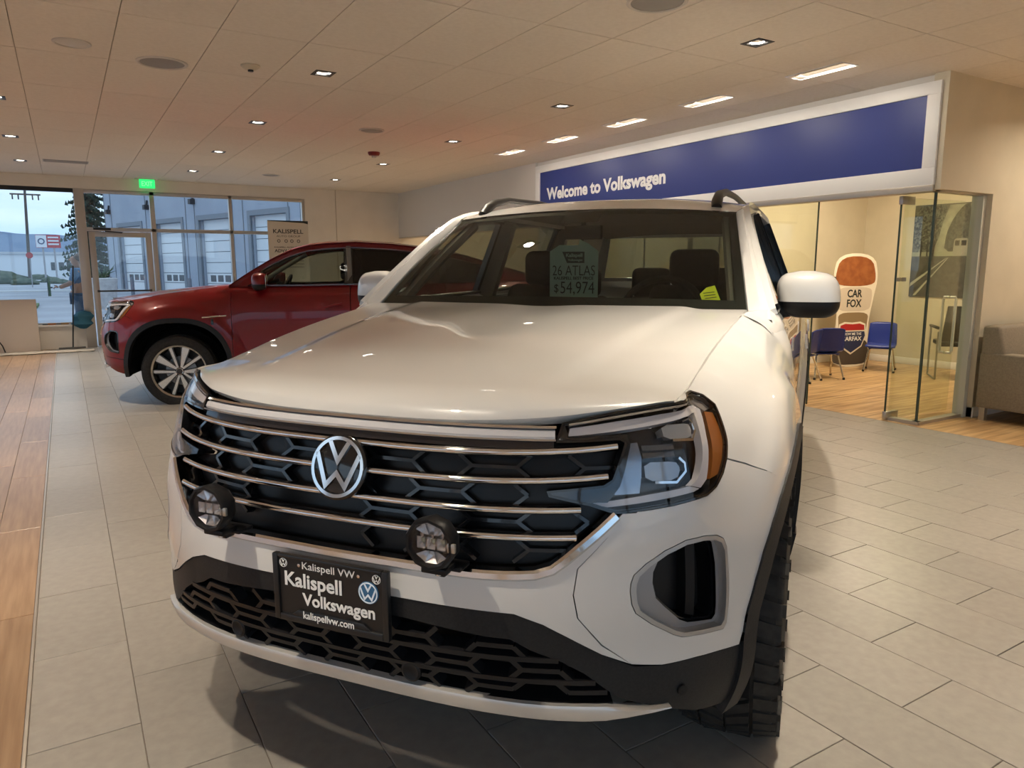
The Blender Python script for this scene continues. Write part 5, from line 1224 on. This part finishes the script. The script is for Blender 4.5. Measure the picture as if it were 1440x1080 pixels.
MB().lathe([(.42, 0), (.46, .6), (.52, 1.15), (.46, 1.18), (.40, 1.05), (0, 1.05)], 18).build('pot', noisy('stone', (.42, .40, .40), (.52, .50, .50), nscale=6, rough=.8), pl_, smooth=True)
for k in range(14):
    a = k*2.4; MB().tube([(0, 0, 1.0), (.2*math.cos(a), .2*math.sin(a), 1.35), (.48*math.cos(a), .48*math.sin(a), 1.45+.02*k)], [.03, .025, .004], 5).build('leaf', mat('dark_leaf', (.03, .07, .03), .6), pl_)
# conifer left of the building
tr = empty('conifer_tree', (wpt(131, 66), 66, -.12), label='tall dark conifer beside the service building', cat='tree')
MB().tube([(0, 0, 0), (.05, 0, 6), (0, 0, 13)], [.28, .18, .03], 8).build('trunk', mat('bark', (.06, .045, .035), .9), tr)
fo = MB(); rnd = random.Random(3)
for k in range(150):
    z = 1.2+11.6*(k/150); L = (13.2-z)*.17+.25; a = k*2.399; L *= .7+.5*rnd.random()
    tip = Vector((L*math.cos(a), L*math.sin(a), z-.25*L)); 
    for j in range(7):
        p = Vector((0, 0, z)).lerp(tip, .25+.75*j/6); s_ = .30*(1-.5*j/6); b_ = rnd.random()*6
        fo.add([p+Vector((s_*math.cos(b_), s_*math.sin(b_), -.10)), p+Vector((s_*math.cos(b_+2.1), s_*math.sin(b_+2.1), .06)), p+Vector((s_*math.cos(b_+4.2), s_*math.sin(b_+4.2), -.16)), p+Vector((0, 0, .22))], [(0, 1, 3), (1, 2, 3), (2, 0, 3), (0, 2, 1)])
fo.build('needles', noisy('needles', (.012, .030, .022), (.03, .06, .04), nscale=3, rough=.8), tr, kind='stuff')
# street side
up = empty('utility_pole', (wpt(46, 90), 90, -.12), label='tall wooden utility pole with crossarm across the street', cat='pole')
MB().tube([(-.35, 0, 0), (.0, 0, 9.4)][::1], [.17, .11], 8).build('pole', mat('pole_wood', (.10, .085, .08), .8), up); MB().box(-1.3, 1.3, -.07, .07, 8.85, 9.0).build('crossarm', MATS['pole_wood'], up)
for x in (-1.1, -.6, .6, 1.1): MB().box(x-.06, x+.06, -.06, .06, 8.4, 8.85).build('insulator', MATS['lamp_dark'], up)
rs = empty('roadside_sign', (wpt(71, 110), 110, -.12), label='red and white roadside sign across the street', cat='sign')
MB().tube([(-.6, 0, 0), (-.6, 0, 4.2)], .10, 8).tube([(.6, 0, 0), (.6, 0, 4.2)], .10, 8).build('post', mat('post_grey', (.3, .3, .32), .6), rs)
MB().box(-1.3, 1.35, -.15, .15, 4.1, 5.7).build('panel', mat('sign_red', (.42, .04, .05), .5), rs)
MB().box(-1.28, -.15, -.17, -.15, 4.15, 5.65).build('white_field', mat('sign_pale', (.68, .70, .74), .5), rs)
MB().lathe([(.38, -.02), (.38, .02), (.25, .02), (.25, -.02)], 20, frame_mx((-.72, -.18, 4.9), (1, 0, 0), (0, 0, 1)), closed=True).build('ring_mark', mat('sign_navy', (.05, .07, .15), .5), rs)
for k in range(3): MB().box(.0, 1.15, -.17, -.15, 5.30-.42*k, 5.48-.42*k).build('white_line', MATS['sign_pale'], rs)
st = empty('stop_sign', (wpt(43, 72), 72, -.12), label='small red octagonal traffic sign across the street', cat='sign')
MB().tube([(0, 0, 0), (0, 0, 2.4)], .04, 6).build('post', MATS['post_grey'], st)
MB().prism([(.26*math.cos(PI/8+PI/4*k), .26*math.sin(PI/8+PI/4*k)) for k in range(8)], 0, .03, frame_mx((0, -.05, 2.6), (1, 0, 0), (0, 0, 1))).build('plate', MATS['sign_red'], st)
lb = empty('low_building', (wpt(46, 150), 155, -.12), label='long low white building across the street', cat='building')
MB().box(-7, 6.5, 0, 8, 0, 4.0).build('wall', mat('far_white', (.62, .66, .70), .7), lb); MB().box(-7.3, 6.8, -.3, 8, 4.0, 4.4).build('roof', mat('far_grey', (.45, .48, .52), .7), lb)
for k in range(3): MB().box(2.6+1.2*k, 3.4+1.2*k, -.05, .02, 1.2, 2.6).build('window', MATS['dark_pane'], lb)
for k, (px_, Y, s_) in enumerate(((33, 84, .75), (70, 96, .7), (-6, 90, 1.6), (80, 88, .6), (54, 120, .9))):
    bm = bmesh.new(); bmesh.ops.create_icosphere(bm, subdivisions=3, radius=1)
    for v in bm.verts: v.co *= 1+.35*noise.noise(v.co*2.3+Vector((k*9, 0, 0))); v.co.z = max(v.co.z*.6, -.3)
    me = bpy.data.meshes.new('shrub'); bm.to_mesh(me); bm.free()
    o = link('shrub', me, noisy('shrub_leaf', (.05, .075, .05), (.11, .13, .09), nscale=4, rough=.9), smooth=True); o.location = (wpt(px_, Y), Y, -.12+.25*s_); o.scale = (s_*1.5, s_, s_)
    tag(o, ['dark low shrub left of the utility pole', 'small shrub under the roadside sign', 'large dark bush at the left picture edge', 'small shrub right of the roadside sign', 'pale shrub in front of the low building'][k], 'shrub', 'roadside shrubs')
def ridge(name, Y, base, amp, f, x0, x1, m, seed):
    rows = []; n = 90
    for i in range(n+1):
        x = x0+(x1-x0)*i/n; h = base+amp*noise.noise(Vector((x*f, seed, 0)))+amp*.35*noise.noise(Vector((x*f*3.1, seed, 4)))
        rows.append([(x, Y-60, -.5), (x, Y-25, h*.6), (x, Y, h), (x, Y+60, h*.5)])
    tag(MB().grid(rows).build(name, m, smooth=True), kind='structure')
ridge('hills', 860, 34, 12, .008, -420, 330, noisy('hill_forest', (.16, .22, .32), (.21, .27, .37), nscale=.05, rough=1), 2.0)
ridge('hills', 420, 8, 4, .02, -260, 200, noisy('hill_near', (.15, .20, .24), (.20, .25, .28), nscale=.08, rough=1), 7.0)
# ---- person cleaning the window outside
def skin_body(name, nodes, edges, m, parent, root=0, sub=2):
    me = bpy.data.meshes.new(name); me.from_pydata([n[0] for n in nodes], edges, []); me.update(); o = link(name, me, m, parent)
    md = o.modifiers.new('skin', 'SKIN'); md.use_smooth_shade = True
    for i, n in enumerate(nodes):
        r = n[1]; o.data.skin_vertices[0].data[i].radius = (r, r) if not isinstance(r, tuple) else r
        o.data.skin_vertices[0].data[i].use_root = (i == root)
    ss = o.modifiers.new('sub', 'SUBSURF'); ss.levels = sub; ss.render_levels = sub
    return o
pe = empty('person', (.22, 16.25, -.02), label='person in blue shirt reaching to clean the window outside', cat='person')
nd = [((0, 0, .98), (.15, .12)), ((0, 0, 1.18), (.14, .11)), ((.0, 0, 1.36), (.17, .12)), ((.0, 0, 1.46), (.09, .07)), ((-.01, 0, 1.53), .055), ((-.03, 0, 1.60), .085), ((-.035, 0, 1.69), .075),
      ((-.02, -.19, 1.40), .065), ((-.12, -.23, 1.18), .05), ((-.32, -.26, 1.10), .038), ((-.02, .19, 1.40), .065), ((.0, .24, 1.14), .05), ((-.14, .24, .95), .038),
      ((.0, -.10, .90), .10), ((-.02, -.11, .50), .065), ((.02, -.11, .10), .045), ((-.10, -.11, .04), .04), ((.0, .10, .90), .10), ((.02, .11, .50), .065), ((.05, .11, .10), .045), ((-.07, .11, .04), .04)]
ed = [(0, 1), (1, 2), (2, 3), (3, 4), (4, 5), (5, 6), (2, 7), (7, 8), (8, 9), (2, 10), (10, 11), (11, 12), (0, 13), (13, 14), (14, 15), (15, 16), (0, 17), (17, 18), (18, 19), (19, 20)]
M_skin = mat('skin', (.50, .30, .22), .6)
pb = skin_body('body', nd, ed, M_skin, pe)
def cloth(name, idx, grow, m):
    mp = {i: k for k, i in enumerate(idx)}; n2 = []
    for i in idx:
        r = nd[i][1]; n2.append((nd[i][0], tuple(q+grow for q in r) if isinstance(r, tuple) else r+grow))
    return skin_body(name, n2, [(mp[a], mp[b]) for a, b in ed if a in mp and b in mp], m, pe)
cloth('shirt', [0, 1, 2, 3, 7, 8, 10, 11], .014, mat('shirt_blue', (.10, .22, .40), .8)); cloth('trousers', [0, 13, 14, 15, 17, 18, 19], .016, mat('trouser_blue', (.08, .14, .24), .8))
skin_body('hair', [((-.02, 0, 1.71), .098), ((.03, 0, 1.67), .10), ((.05, 0, 1.58), .07)], [(0, 1), (1, 2)], mat('hair_grey', (.20, .16, .15), .8), pe)
MB().box(-.125, -.10, -.012, .012, 1.60, 1.635).build('nose', M_skin, pe, bevel=.008)
for s_ in (-1, 1): MB().lathe([(.0, .0), (.01, .004), (.0, .008)], 8, Matrix.Translation((-.108, s_*.03, 1.645)) @ Matrix.Rotation(-PI/2, 4, 'Y')).build('eye', M_black, pe)
for k in range(5):
    t = k-2; a = Vector((-.33, -.26+.014*t, 1.105)); 
    pts = [a, a+Vector((-.045, 0, .01-.004*abs(t))), a+Vector((-.075, .0, -.01)), a+Vector((-.06, 0, -.03))] if k < 4 else [a+Vector((.0, -.01, 0)), a+Vector((-.03, -.03, .03)), a+Vector((-.06, -.02, .035))]
    MB().tube(pts, [.012, .010, .009, .007][:len(pts)], 6).build('finger', M_skin, pe, smooth=True)
sq = empty('squeegee', (-.249, 15.99, 1.085), label='green window squeegee held up by the person outside', cat='squeegee')
MB().box(-.018, .018, -.03, .03, -.16, .19).build('bar', mat('squeegee_green', (.10, .22, .12), .5), sq, bevel=.006); MB().tube([(0, 0, 0), (.03, .0, .0), (.05, 0, 0)], .012, 8).build('handle', M_black, sq)
MB().box(-.03, -.018, -.006, .006, -.16, .19).build('blade', M_black, sq)
